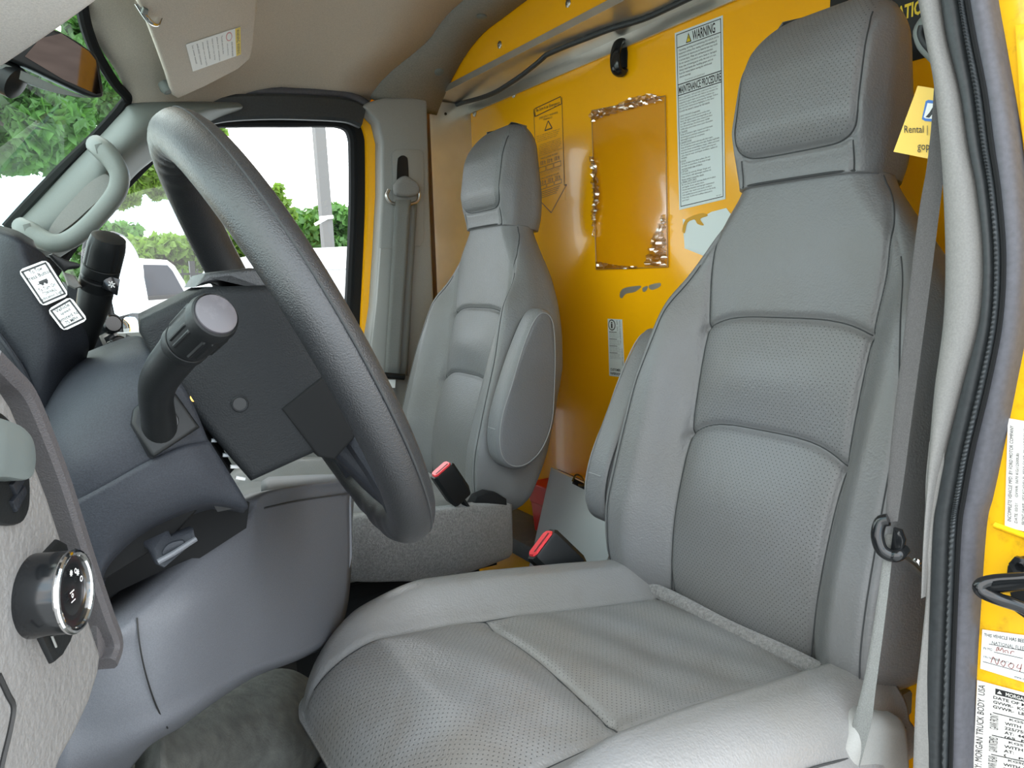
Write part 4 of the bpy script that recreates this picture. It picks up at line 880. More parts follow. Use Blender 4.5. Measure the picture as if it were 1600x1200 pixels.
# ============================================================ STEERING COLUMN / SHROUD
col = thing('steering_column', 'blue-grey column shroud between dash and steering wheel', 'steering column', PY(240, 640, .68))
def R_(pts, y): return [(a, b, y) for a, b in pts]
rows = [[(40, 640, .95), (70, 600, .92), (108, 572, .90), (160, 548, .86), (215, 532, .82), (238, 545, .80)],
        [(44, 642, .80), (74, 600, .78), (111, 568, .76), (162, 544, .74), (217, 527, .72), (240, 542, .70)],
        [(50, 650, .70), (80, 605, .68), (116, 580, .66), (170, 556, .64), (222, 540, .63), (250, 552, .62)],
        [(60, 690, .640), (95, 650, .625), (135, 625, .612), (190, 600, .600), (240, 590, .595), (275, 585, .600)],
        [(82, 740, .62), (118, 715, .60), (160, 695, .592), (210, 672, .588), (262, 650, .588), (302, 632, .595)],
        [(106, 790, .615), (140, 772, .600), (180, 750, .592), (230, 722, .588), (285, 698, .588), (326, 690, .595)],
        [(107, 792, .622), (141, 774, .608), (181, 752, .600), (231, 724, .596), (286, 700, .596), (327, 692, .602)]]
loft('upper_shroud', rows, M_POD, col, vec=(0, .03, 0))
rows = [[(105, 790, .612), (140, 772, .598), (180, 750, .590), (230, 722, .586), (285, 698, .586), (328, 690, .593)],
        [(122, 835, .612), (155, 815, .600), (200, 790, .592), (250, 768, .588), (310, 745, .588), (358, 738, .597)],
        [(140, 890, .618), (160, 865, .608), (205, 830, .602), (262, 802, .598), (325, 782, .598), (386, 786, .605)],
        [(158, 935, .628), (164, 890, .62), (206, 845, .622), (262, 812, .62), (328, 790, .62), (383, 798, .62)],
        [(162, 938, .68), (170, 892, .68), (212, 850, .68), (266, 820, .68), (330, 796, .68), (380, 802, .68)]]
loft('lower_shroud', rows, M_POD, col, vec=(0, .03, 0))
# gap side of the shroud seen beside the hub and lock cylinder bits
slab('shroud_end', [PY(x, y, .63) for x, y in [(240, 545), (262, 580), (303, 630), (330, 690), (388, 790), (340, 800), (290, 720), (230, 640)]], (0, .25, 0), M_BLK, col, smooth=False)
for (a, b) in [((330, 688), (340, 688)), ((348, 711), (360, 711)), ((360, 729), (374, 729)), ((368, 746), (383, 748))]:
    sweep('shroud_rib', [PY(*a, .612), PY(*b, .612)], rect(.003, .003), M_PALE if b[0] > 370 else M_BIND, col)
lathe('lock_bolt', [(.004, 0), (.006, .004), (.003, .01)], PY(292, 624, .61), (.4, -1, .2), M_BRASS, col, k=12)
# escutcheon where the stalk leaves the shroud
ep = plane3(PY(214, 645, .582), PY(305, 672, .578), PY(245, 710, .574))
ne = nrm(np.cross(ep(305, 672)-ep(214, 645), ep(245, 710)-ep(214, 645))); ne = ne if ne[1] < 0 else -ne
eo = [(205, 662), (208, 640), (222, 626), (262, 612), (275, 616), (312, 668), (240, 715), (234, 712)]
slab('escutcheon', [ep(*p)+ne*.004 for p in eo], -ne*.02, M_BLK, col, bevel=.003, seg=3)
slab('escutcheon_inner', [ep(*p)+ne*.006 for p in cr_spline([(219, 665), (224, 645), (240, 634), (262, 634), (278, 655), (272, 672), (250, 684), (232, 682)], 3, True)], -ne*.003, M_BLKG, col, bevel=.001)
slab('column_body', [wp_(a, -.062, u) for a, u in [(-.100, .045), (-.100, -.062), (-.17, -.085), (-.40, -.085), (-.40, .05)]], wsd*.13, M_BLKM, col, bevel=.01)
# ---- multifunction stalk
st = thing('turn_signal_stalk', 'thick black turn signal stalk with ribbed end knob, near side of the wheel', 'stalk', ep(248, 660))
sp = [(250, 678, .585), (248, 655, .570), (244, 625, .550), (247, 600, .532), (258, 578, .515), (275, 556, .498), (292, 534, .482)]
sr = [.0125, .0115, .0110, .0118, .0125, .0128, .0130]
P = cr_spline([PY(*p) for p in sp], 6); tube('arm', P, cr_spline([[r] for r in sr], 6)[:, 0], M_BLK, st, k=24)
a0 = PY(288, 540, .484); a1 = PY(337, 492, .448); kd = nrm(a1-a0); L = np.linalg.norm(a1-a0)
V, Fc = latheV([(.0132, -.002), (.0140, 0), (.0140, .006), (.0136, .0065)], a0, kd, 40); mesh('collar', V, Fc, M_BLK, st)
V, Fc = latheV([(.0134, .0072), (.0136, .008), (.0136, .012), (.0140, .0125), (.0142, L-.010), (.0144, L-.009), (.0148, L-.004), (.0138, L), (.0128, L+.001), (.0126, L+.0002)], a0, kd, 96, ripple=lambda j, i: 1+(.07 if (j % 16) in (0, 1, 5, 6) and 3 <= i <= 4 else 0)); mesh('twist_knob', V, Fc, M_BLK, st, angle=25)
lathe('end_cap', [(.0124, L), (.0120, L+.0018), (.0105, L+.0024)], a0, kd, mat('worn_cap_grey', (.085, .08, .088), .4, dirt=(90, (.16, .15, .16), .5)), st, k=36)
# ---- gear lever
gl = thing('gear_lever', 'black column gear lever with ribbed grip beyond the shroud', 'lever', PY(130, 560, .86))
g = [(112, 575, .90), (128, 545, .87), (138, 510, .85), (146, 475, .84), (152, 445, .835)]
tube('lever_arm', cr_spline([PY(*p) for p in g], 6), cr_spline([[r] for r in (.009, .010, .012, .015, .016)], 6)[:, 0], M_BLK, gl, k=20)
b0 = PY(151, 450, .835); b1 = PY(170, 371, .81); gd = nrm(b1-b0); L = np.linalg.norm(b1-b0)
V, Fc = latheV([(.0160, 0), (.0168, .002), (.0168, .010), (.0156, .011), (.0156, .014), (.0168, .015), (.0168, .024), (.0156, .025)], b0, gd, 40); mesh('grip_rings', V, Fc, M_BLK, gl)
V, Fc = latheV([(.0155, .024), (.0168, .026), (.0168, L*.8), (.0162, L-.006), (.0150, L), (.010, L+.002)], b0, gd, 48, ripple=lambda j, i: 1-(.05 if (j % 12) < 1 and 1 <= i <= 3 else 0)); mesh('grip', V, Fc, M_BLK, gl, angle=25)
gp_ = plane3(PY(160, 428, .812), PY(188, 440, .812), PY(165, 455, .812))
slab('overdrive_button', [gp_(*p) for p in [(163, 428), (188, 436), (184, 462), (158, 450)]], (0, .014, 0), M_BLKG, gl, bevel=.002)
c = Card(gp_(170, 438), gp_(180, 441), gp_(179, 451), gp_(169, 448), None, None, gl, off=.0003); c.line((0, .2), (1, .8), .001, M_PALE); c.line((0, .8), (1, .2), .001, M_PALE); c.line((.5, 0), (.5, 1), .001, M_PALE); c.done()
# ============================================================ INSTRUMENT PANEL
dash = thing('instrument_panel', 'dark slate dashboard with instrument hood at the left edge', 'dashboard', (-.1, .9, .6))
# hood side
rows = [[(-120, 350, .84), (-20, 346, .80), (0, 352, .74), (28, 361, .70), (52, 375, .685)],
        [(-120, 352, .72), (-20, 352, .69), (0, 360, .665), (28, 370, .65), (58, 388, .655)],
        [(-120, 372, .70), (-20, 380, .67), (0, 390, .652), (35, 398, .642), (78, 408, .66)],
        [(-120, 440, .69), (-20, 450, .66), (10, 450, .648), (60, 455, .640), (108, 462, .66)],
        [(-120, 530, .68), (-20, 530, .66), (20, 530, .65), (80, 530, .642), (138, 530, .67)],
        [(-120, 600, .68), (-20, 590, .66), (30, 590, .655), (78, 585, .65), (135, 565, .70)],
        [(-120, 700, .68), (-10, 690, .665), (45, 665, .665), (85, 640, .67), (135, 610, .72)]]
loft('instrument_hood', rows, M_DASHD, dash, vec=(-.01, .05, 0))
tube('hood_crease', cr_spline([PY(*p) for p in [(-20, 500, .655), (10, 540, .648), (36, 580, .650), (52, 618, .655), (52, 655, .66), (40, 680, .66)]], 6), .0022, M_DASHD, dash, k=8)
hp0 = plane3(PY(35, 425, .640), PY(95, 408, .636), PY(75, 470, .636))
def dcard(pts, name, label):
    c = Card(*[hp0(*p) for p in pts], name, M_WHITE, None, off=.006, thick=.0012, corner=.003); tag(c.o, label, 'sticker'); return c
c = dcard([(32, 424), (76, 407), (111, 462), (70, 480)], 'tow_sticker', 'larger white towing instruction sticker on the dark instrument hood')
c.frame(.06, .05, .94, .95, .0013, M_INK); 
for i, l in enumerate(['To Tow', 'Press Button']): c.text(l, .5-.036*len(l), .10+.13*i, .5+.036*len(l), .20+.13*i, M_INK, bold=.01)
c.rect(.36, .42, .66, .50, M_INK); c.rect(.28, .47, .36, .49, M_INK); c.poly([(.58+.05*math.cos(t), .51+.035*math.sin(t)) for t in np.linspace(0, 6, 12)], M_INK); c.poly([(.44+.05*math.cos(t), .51+.035*math.sin(t)) for t in np.linspace(0, 6, 12)], M_INK)
for i, l in enumerate(['To Turn On', 'TOW/HAUL', 'Indicator Light']): c.text(l, .5-.030*len(l), .575+.115*i, .5+.030*len(l), .67+.115*i, M_INK, bold=.01)
c.text('SB-1008', .62, .905, .86, .93, M_INK); c.done()
c = dcard([(77, 485), (113, 464), (140, 500), (102, 518)], 'speed_sticker', 'smaller white speed limit sticker below the towing sticker')
c.frame(.07, .07, .93, .93, .0013, M_INK)
for i, l in enumerate(['Vehicle', 'speed', 'limited to', '75 MPH']): c.text(l, .5-.040*len(l), .14+.185*i, .5+.040*len(l), .28+.185*i, M_INK, bold=.01)
c.text('SB-1031', .6, .87, .85, .90, M_INK); c.done()
# dash body filling the front of the cab (top pad, passenger side)
G = [[(x, y, z) for y in np.linspace(.78, 1.94, 12)] for x, z in [(-.62, .80), (-.45, .82), (-.3, .825), (-.20, .815), (-.13, .79), (-.105, .74), (-.10, .66), (-.09, .60)]]
grid('dash_pad', G, M_DASHD, dash, vec=(-.02, 0, -.05))
MB().box((-.62, .28, .2), (-.12, 1.94, .62)).build('dash_core', M_BLKM, dash, smooth=False)
# bits between hood and gear lever
slab('dash_lever', [PY(*p, .78) for p in [(75, 398), (82, 396), (103, 406), (118, 410), (126, 413), (124, 418), (106, 421), (100, 425), (88, 412)]], (0, .02, 0), M_BLK, dash, bevel=.003)
slab('switch_bezel', [PY(*p, .80) for p in [(98, 424), (116, 430), (128, 448), (118, 452), (106, 446)]], (0, .03, 0), M_PIL2, dash, bevel=.003)
slab('centre_stack', [PY(*p, .93) for p in [(100, 440), (150, 452), (190, 530), (240, 560), (200, 640), (110, 620), (96, 520)]], (-.01, .35, 0), M_DASHD, dash, bevel=.012)
slab('radio_face', [PY(*p, .925) for p in [(154, 525), (178, 512), (196, 540), (168, 556)]], (0, -.003, 0), M_STEEL, dash, bevel=.002)
slab('radio_display', [PY(*p, .920) for p in [(162, 528), (176, 520), (188, 538), (172, 546)]], (0, -.003, 0), M_BLKG, dash, smooth=False)
for (x, y) in [(172, 508), (182, 540)]: lathe('radio_knob', [(.010, 0), (.010, .008), (.008, .010)], PY(x, y, .915), (.3, -1, .2), M_BLKG, dash, k=20)
# knee bolster + engine cover side
rows = [[(85, 985, .66), (150, 990, .648), (180, 978, .645), (238, 925, .665), (300, 872, .69), (388, 802, .74), (412, 772, .76), (470, 758, .85), (548, 750, .98)],
        [(90, 1000, .655), (152, 1003, .640), (186, 993, .638), (243, 943, .655), (303, 892, .68), (386, 828, .728), (414, 800, .765), (470, 784, .86), (548, 772, 1.0)],
        [(98, 1020, .657), (160, 1020, .640), (205, 1012, .642), (258, 975, .650), (315, 935, .67), (384, 900, .72), (420, 890, .765), (480, 872, .86), (550, 858, .99)],
        [(104, 1060, .66), (163, 1055, .645), (215, 1050, .645), (265, 1030, .652), (315, 1000, .675), (378, 975, .725), (420, 965, .765), (480, 945, .85), (545, 935, .97)],
        [(105, 1130, .66), (165, 1130, .655), (225, 1112, .652), (268, 1096, .660), (312, 1070, .68), (365, 1040, .72), (410, 1022, .76), (475, 1000, .84), (535, 975, .95)],
        [(100, 1200, .66), (168, 1190, .67), (230, 1155, .665), (272, 1132, .672), (312, 1106, .69), (350, 1080, .72), (400, 1050, .76), (465, 1026, .83), (522, 1000, .94)],
        [(100, 1260, .68), (185, 1220, .74), (235, 1165, .73), (280, 1138, .75), (315, 1112, .77), (352, 1086, .80), (402, 1056, .84), (465, 1032, .90), (520, 1006, 1.0)]]
kb = loft('knee_bolster', rows, M_KNEE, None, vec=(-.03, .02, -.005), nu=7, nv=6); tag(kb, 'slate grey lower dash panel and engine cover side under the steering column', 'panel')
def onk(pts, dy=-.002): return [PY(p[0], p[1], p[2]+dy) for p in pts]
tube('panel_gap', cr_spline(onk([(214, 965, .645), (218, 1005, .6405), (227, 1050, .6425), (243, 1100, .652), (262, 1138, .667)], -.0006), 5), .0007, M_INK, kb, k=6)
eo_ = thing('engine_cover', 'slate grey engine cover top behind the steering wheel bottom', 'engine cover', PY(480, 770, 1.0))
G = [[PY(408, 776, .78), PY(470, 762, .88), PY(550, 752, 1.0)], [PY(408, 752, .90), PY(470, 748, 1.0), PY(552, 742, 1.10)], [PY(420, 745, 1.12), PY(480, 742, 1.15), PY(556, 740, 1.22)]]
grid('cover_top', np.array([cr_spline(r, 5) for r in G]), M_KNEE, eo_, vec=(0, 0, -.02))
tube('cover_seam', cr_spline([PY(412, 794, .763), PY(470, 782, .858), PY(550, 770, .998)], 6), .0012, M_SEAM, eo_, k=6)
slab('cover_side', [PY(548, 752, 1.0), PY(552, 742, 1.1), PY(556, 740, 1.22), PY(545, 900, 1.22), PY(530, 980, 1.22), PY(522, 1000, .96), PY(550, 870, .98)], (-.03, 0, 0), M_KNEE, eo_)
# recess behind the lower edge of the shroud and the release lever
slab('lever_recess', [PY(*p, .69) for p in [(150, 950), (160, 880), (210, 838), (300, 795), (390, 785), (385, 825), (300, 880), (178, 985)]], (-.02, .08, 0), M_BLKM, col, smooth=False)
rl = thing('release_lever', 'grey-black parking brake release lever in the dark recess under the column', 'lever', PY(262, 862, .66))
slab('lever_plate', [PY(*p) for p in [(214, 842, .635), (262, 822, .63), (270, 838, .625), (304, 826, .62), (308, 842, .618), (296, 856, .615), (258, 889, .61), (248, 884, .612), (238, 862, .62)]], (-.003, .012, 0), M_POD, rl, bevel=.003)
slab('finger_pad', [PY(x, y, .614) for x, y in cr_spline([(252, 862), (262, 848), (284, 842), (288, 850), (276, 862), (258, 868)], 3, True)], (0, -.004, 0), M_POD, rl, bevel=.0015)
tube('lever_lip', [PY(247, 878, .606), PY(272, 864, .606), (PY(306, 842, .612))], .0022, M_KNEE, rl, k=8)
# ============================================================ LEFT END BEZEL, LIGHT SWITCH, VENT
bzp = np.array([0, .44, .9]); bzn = nrm((.9, -.43, 0)); bzf = lambda x, y: PL(x, y, bzp, bzn)
bez = thing('dash_end_bezel', 'pale grey textured dash end bezel at the lower left edge', 'bezel', bzf(60, 900))
ob = [(-160, 560), (0, 596), (22, 630), (52, 700), (80, 775), (104, 850), (128, 920), (150, 985), (162, 1020), (158, 1052), (143, 1100), (120, 1150), (98, 1190), (84, 1230), (60, 1400), (-160, 1400)]
slab('bezel_face', [bzf(*p) for p in ob], -bzn*.02, M_BEZ, bez, bevel=.006, seg=3)
rows_ = [(-30, 560), (0, 590), (28, 622), (60, 694), (88, 768), (112, 842), (136, 914), (158, 976), (171, 1010), (172, 1030), (164, 1052)]
P = cr_spline([bzf(*p)+np.array([.0, .012, 0]) for p in rows_], 5)
es = sweep('edge_strip', P, rect(.009, .014), M_EDGE, bez, up=bzn)
slab('strip_fin', [bzf(*p)+np.array([0, .012, 0]) for p in [(150, 930), (160, 930), (175, 945), (177, 962), (172, 1030), (162, 1052), (156, 1040)]], (-.01, .012, 0), M_EDGE, bez, bevel=.003)
tube('panel_joint', cr_spline([bzf(*p)+bzn*.0003 for p in [(-4, 1055), (10, 1085), (19, 1105), (14, 1140), (2, 1190), (-6, 1230)]], 5), .0014, M_INK, bez, k=6)
hs_ = thing('headlight_switch', 'black rotary headlight switch with chrome ring on the pale bezel', 'switch', bzf(80, 930))
po = [(32, 925), (40, 900), (50, 880), (85, 843), (97, 850), (112, 905), (118, 960), (103, 1003), (90, 1025), (76, 1037), (58, 1000)]
slab('back_plate', [bzf(*p)+bzn*.003 for p in po], -bzn*.012, M_BLK, hs_, bevel=.002)
tube('plate_line', [bzf(*p)+bzn*.004 for p in [(74, 1012), (46, 944), (55, 912)]], .0006, M_PIL2, hs_, k=5)
kc = bzf(76, 925)+bzn*.002; kt = PL(113, 925, kc+bzn*.030, bzn); kx = nrm(kt-kc); kl = np.linalg.norm(kt-kc)
kn = nrm(np.array([.93, -.40, .03])); kc = PL(112, 924, bzp+bzn*.016, bzn)-kn*.018; 
V, Fc = latheV([(.0185, -.004), (.0195, .001), (.0190, .0175), (.0185, .0185)], kc, kn, 48); mesh('knob', V, Fc, M_BLKG, hs_, angle=30)
tp = kc+kn*.0192; a_ = nrm(np.cross(kn, (0, 0, 1))); b_ = np.cross(a_, kn)
tube('chrome_ring', [tp+a_*.0180*math.cos(t)+b_*.0180*math.sin(t) for t in np.linspace(0, 2*math.pi, 60, endpoint=False)], .0017, M_CHROME, hs_, closed=True, k=10)
lathe('knob_face', [(.0174, .0183), (.0174, .0190), (.012, .0184), (.010, .0186)], kc, kn, M_BLKG, hs_, k=48)
fc = kc+kn*.0189
c = Card(fc-a_*.016+b_*.016, fc+a_*.016+b_*.016, fc+a_*.016-b_*.016, fc-a_*.016-b_*.016, None, None, hs_, off=.0002)
def ringp(u, v, r, w=.018):
    k = 14
    for i in range(k): t0, t1 = 2*math.pi*i/k, 2*math.pi*(i+1)/k; c.poly([(u+r*math.cos(t0), v+r*math.sin(t0)), (u+r*math.cos(t1), v+r*math.sin(t1)), (u+(r-w)*math.cos(t1), v+(r-w)*math.sin(t1)), (u+(r-w)*math.cos(t0), v+(r-w)*math.sin(t0))], M_PALE)
ringp(.28, .40, .045); ringp(.42, .22, .04)
for u, v in ((.36, .27), (.56, .2)):
    for i in range(4): t = math.pi*i/4; c.line((u-.05*math.cos(t), v-.05*math.sin(t)), (u+.05*math.cos(t), v+.05*math.sin(t)), .0005, M_PALE)
ringp(.62, .52, .035); c.line((.55, .60), (.69, .60), .0006, M_PALE); c.line((.55, .46), (.69, .46), .0006, M_PALE); c.done()
c = Card(bzf(62, 965), bzf(78, 965), bzf(78, 985), bzf(62, 985), None, None, hs_, off=.0035); ringp(.5, .5, .25, .08); c.line((.0, .2), (.2, .3), .0006, M_PALE); c.line((0, .5), (.2, .5), .0006, M_PALE); c.line((0, .8), (.2, .7), .0006, M_PALE); c.done()
av = thing('air_vent', 'black round air vent cut by the left frame edge', 'air vent', bzf(-10, 740))
vo = cr_spline([(-60, 640), (-20, 640), (5, 655), (24, 690), (36, 730), (39, 775), (34, 805), (18, 821), (-20, 815), (-60, 780)], 4, True)
slab('vent_housing', [bzf(*p)+bzn*.003 for p in vo], -bzn*.01, M_BLK, av, bevel=.002)
slab('vent_disc', [bzf(*p)+bzn*.012 for p in cr_spline([(-60, 660), (-20, 662), (5, 680), (14, 705), (13, 735), (2, 752), (-30, 750), (-60, 740)], 4, True)], -bzn*.012, mat('vent_disc_grey', (.13, .15, .145), .3), av, bevel=.002)
for dy in (0, 26): slab('louver', [bzf(*p)+bzn*.005 for p in [(2, 758+dy), (22, 733+dy), (26, 745+dy), (10, 775+dy)]], -bzn*.004, M_DASHD, av, bevel=.001)
# ============================================================ FLOOR HUMP
rows = [[(250, 1150, .80), (300, 1085, .95), (380, 1055, 1.05), (450, 1045, 1.10), (500, 1070, 1.12)],
        [(250, 1180, .78), (310, 1120, .88), (390, 1085, .96), (460, 1082, 1.0), (512, 1110, 1.04)],
        [(250, 1230, .76), (330, 1165, .84), (400, 1140, .90), (465, 1135, .93), (520, 1160, .98)],
        [(250, 1300, .76), (330, 1230, .84), (400, 1210, .88), (460, 1195, .90), (505, 1200, .95)],
        [(250, 1400, .78), (330, 1330, .86), (400, 1300, .90), (460, 1280, .92), (500, 1270, .97)]]
hump = loft('footwell_hump', rows, M_FLOOR, None, vec=(-.02, .05, -.02)); tag(hump, 'dull grey rubber-covered hump in the footwell under the lower dash', 'floor cover')
tube('hump_groove', cr_spline([PY(*p) for p in [(512, 1085, 1.0), (530, 1120, .98), (535, 1150, .96), (520, 1185, .93), (500, 1210, .92)]], 6), .012, M_BLKM, hump, k=10)
mt = slab('floor_mat', [PZ(*p, .012) for p in [(470, 1030), (545, 1020), (640, 1400), (500, 1500), (300, 1400)]], (0, 0, -.010), mat('dusty_rubber_mat', (.12, .13, .11), .75, noise=(40, .35), bump=(120, .5, .003)), bevel=.003); tag(mt, 'dusty rubber floor mat between footwell hump and driver seat', 'floor mat')
# ============================================================ NEAR DOOR OPENING
XJ = .70
def J(pts, x=XJ): return [PX(*p, x) for p in pts]
yd = mat('yj', (0, 0, 0)); 
O = [(1540, -60), (1548, 0), (1560, 67), (1580, 183), (1593, 283), (1598, 350), (1597, 450), (1590, 530), (1577, 600), (1550, 750), (1532, 810), (1525, 880), (1520, 950), (1512, 1100), (1510, 1290), (1800, 1290), (1800, -60)]
jamb = tagk(slab('wall_left', J(O, XJ+.01), (.03, 0, 0), M_YELJ, bevel=.003), 'structure')
MB().box((XJ+.04, .20, -.2), (1.12, .30, 1.5)).build('pillar_box', M_YEL, jamb, smooth=False)
for a, b, r in [((1555, 820), (1720, 880), .0035)]: sweep('panel_crease', J([a, b], XJ+.009), rect(.008, .006, .4), M_YELJ, jamb)
slab('raised_panel', J([(1588, 40), (1640, 30), (1700, 500), (1612, 300), (1598, 200)], XJ+.010), (-.004, 0, 0), M_YELJ, jamb, bevel=.002)
def strip(name, L, Rr, m, depth, x, par=None, bulge=.0, rib=0, k=7):
    A = cr_spline(L, 8 if not rib else 26); B = cr_spline(Rr, 8 if not rib else 26); nmin = min(len(A), len(B)); G = []
    A = A[np.linspace(0, len(A)-1, nmin).astype(int)]; B = B[np.linspace(0, len(B)-1, nmin).astype(int)]
    for i, (a, b) in enumerate(zip(A, B)):
        row = []
        for q in np.linspace(0, 1, k):
            p = PX(*(a*(1-q)+b*q), x); h = bulge*math.sqrt(max(1-(2*q-1)**2, 0))+(rib*(i % 2)*(1-(2*q-1)**2) if rib else 0); row.append(p+np.array([-h, 0, 0]))
        G.append(row)
    return grid(name, G, m, par, vec=(depth, 0, 0), angle=50 if not rib else 30)
L0 = [(1428, -60), (1437, 0), (1450, 67), (1460, 123), (1468, 200), (1473, 283), (1477, 400), (1474, 500), (1462, 600), (1456, 700), (1452, 790), (1449, 860), (1448, 930)]
L1 = [(1462, -60), (1470, 0), (1480, 63), (1500, 143), (1513, 227), (1527, 300), (1537, 400), (1531, 500), (1505, 600), (1480, 700), (1465, 775), (1457, 860), (1452, 930)]
bt = tagk(strip('trim_8', L0, L1, M_TRIML, .26, XJ-.004, bulge=.012), 'structure')
La = [(1462, -60), (1470, 0), (1480, 63), (1500, 143), (1513, 227), (1527, 300), (1537, 400), (1531, 500), (1505, 600), (1480, 700), (1465, 775), (1457, 825), (1452, 950), (1446, 1100), (1440, 1280)]
Lb = [(1492, -60), (1500, 0), (1510, 63), (1524, 143), (1536, 227), (1548, 300), (1556, 400), (1552, 500), (1532, 600), (1508, 700), (1494, 775), (1487, 825), (1482, 950), (1476, 1100), (1472, 1280)]
Lc = [(1503, -60), (1510, 0), (1521, 63), (1537, 143), (1548, 227), (1559, 300), (1567, 400), (1562, 500), (1543, 600), (1519, 700), (1505, 775), (1498, 825), (1492, 950), (1487, 1100), (1483, 1280)]
Ld = [(1540, -60), (1548, 0), (1560, 67), (1577, 163), (1588, 240), (1596, 320), (1600, 400), (1593, 510), (1577, 600), (1553, 720), (1540, 780), (1530, 825), (1521, 950), (1513, 1100), (1510, 1280)]
sl = bpy.data.objects.new('trim_9', None); COL.objects.link(sl); tagk(sl, 'structure'); sl.location = (XJ, .34, .8)
strip('seal_flange', La, Lb, M_SEAL, .02, XJ-.006, sl, bulge=.006)
strip('ribbed_seal', Lb, Lc, M_SEAL, .02, XJ-.010, sl, bulge=.006, rib=.0022)
strip('seal_bulb', Lc, Ld, M_SEAL2, .02, XJ-.004, sl, bulge=.010)
tube('seal_groove', cr_spline(J([(a+2, b) for a, b in Lc], XJ-.013), 6), .0025, M_BLKM, sl, k=6)
# striker
sk = thing('door_striker', 'black door striker bracket bolted to the yellow jamb, right edge', 'striker', PX(1585, 920, XJ))
jp = lambda x, y, d=0: PX(x, y, XJ-d)
slab('striker_base', [jp(*p, .004) for p in [(1570, 905), (1572, 885), (1582, 874), (1596, 871), (1640, 880), (1640, 960), (1600, 968), (1582, 955), (1578, 935)]], (.012, 0, 0), M_BLK, sk, bevel=.003)
slab('striker_plate', [jp(x, y, .045) + np.array([0, 0, 0]) for x, y in [(1527, 918), (1534, 909), (1560, 905), (1600, 903), (1650, 900), (1650, 912), (1600, 918), (1530, 926)]], (.010, 0, -.006), M_BLKG, sk, bevel=.0025)
tube('striker_loop', cr_spline([jp(*p) for p in [(1640, 978, .02), (1600, 950, .03), (1560, 936, .042), (1535, 925, .046), (1531, 915, .046), (1550, 908, .04), (1600, 904, .03), (1640, 902, .02)]], 5), .0055, M_BLKG, sk)
lathe('striker_bolt', [(.009, 0), (.009, .004), (.004, .005), (.002, .001)], jp(1597, 884, .007), (-1, 0, 0), M_BLKG, sk, k=6)
# jamb stickers
def jcard(pts, name, label, m=M_SILV): c = Card(*[PX(*p, XJ+.0095) for p in pts], name, m, off=.0008); tag(c.o, label, 'sticker'); return c
c = jcard([(1576, 653), (1660, 668), (1660, 845), (1571, 822)], 'compliance_sticker', 'silver vehicle data sticker on the yellow jamb above the striker')
for i, l in enumerate(['INCOMPLETE VEHICLE MFD. BY FORD MOTOR COMPANY', 'DATE: 02/21     GVWR: 5670 KG(12500LB)', 'FRONT GAWR: 1923 KG(4240 LB)  REAR GAWR: 3914 KG(8630 LB)', 'WITH LT225/75R16E 115/112  WITH LT225/75R16E 115/112', 'AT 415 kPa/60 PSI     TIRES  RIMS', '16X6K    16X6K']): c.text(l, .05+.13*i, .06 if i != 1 else .3, .12+.13*i, .94, M_INK, rot=90)
c.done()
c = jcard([(1536, 983), (1660, 1000), (1655, 1082), (1533, 1044)], 'inspection_sticker', 'white inspection sticker with handwriting below the striker', M_WHITE)
c.text('THIS VEHICLE HAS BEEN INSPECTED BY', .03, .08, .95, .16, M_INK, bold=.01); c.text('NATIONAL FLEET SERVICES', .14, .24, .85, .32, M_INK); c.text('IN MO.', .03, .42, .16, .49, M_INK); c.text('YR.', .58, .42, .64, .49, M_INK)
c.text('VIN NUMBER (LAST 8)', .03, .64, .42, .71, M_INK); c.text('www.nfleetservices.com', .45, .90, .9, .96, M_INK)
for a, b in [((.17, .50), (.55, .50)), ((.03, .80), (.95, .80)), ((.10, .33), (.9, .33))]: c.line(a, b, .0006, M_INK)
hw = mat('pen_ink', (.25, .07, .06), .5)
c.line((.22, .46), (.24, .36), .0006, hw)
def scrib(pts): 
    Q_ = cr_spline(pts, 5)
    for a, b in zip(Q_, Q_[1:]): c.line(tuple(a), tuple(b), .0007, hw)
scrib([(.20, .47), (.22, .36), (.25, .44), (.28, .36), (.30, .47)]); scrib([(.33, .46), (.31, .42), (.35, .40), (.36, .46)]); scrib([(.39, .46), (.40, .40), (.44, .39)]); 
scrib([(.14, .78), (.17, .62), (.22, .78), (.25, .62)]); scrib([(.30, .65), (.27, .72), (.31, .78), (.33, .68), (.30, .65)]); scrib([(.40, .66), (.37, .74), (.42, .78), (.44, .68), (.40, .66)]); scrib([(.50, .64), (.48, .73), (.54, .72)]); scrib([(.54, .62), (.52, .80)]); c.done()
c = jcard([(1528, 1062), (1670, 1100), (1670, 1260), (1520, 1230)], 'certification_sticker', 'large silver certification sticker at the bottom of the yellow jamb')
c.rect(.22, .03, .62, .085, M_INK); c.text('MORGAN', .34, .04, .58, .075, M_SILV, bold=.02, d=.0003); c.poly([(.24, .07), (.30, .07), (.27, .04)], M_SILV, d=.0003)
c.text('MFG BY: MORGAN TRUCK BODY  USA', .02, .03, .10, .95, M_INK, rot=90)
ls = ['DATE OF MFG: 06/21', 'GVWR-  KG: 5670', 'GVWR-  LBS: 12500', '', '      KGS(    LBS)', 'WITH 16 RIMS', '225/75R16TIRE', 'AT:  446 KPA COLD', '(65  PSI)', '     KGS (    LBS)', 'WITH     TIRE  RIMS', 'AT:     KPA COLD', '(    PSI)', '      KGS(  LBS)', 'WITH 16 RIMS', '225/75R16TIRE', 'AT:  448 KPA COLD', '(65  PSI)', '']
for i, l in enumerate(ls):
    if l.strip(): c.text(l.strip(), .20+.14*(i > 3)+.05*(l[0] == ' '), .10+i*.043, .20+.14*(i > 3)+.05*(l[0] == ' ')+.036*len(l.strip()), .128+i*.043, M_INK, bold=.02)
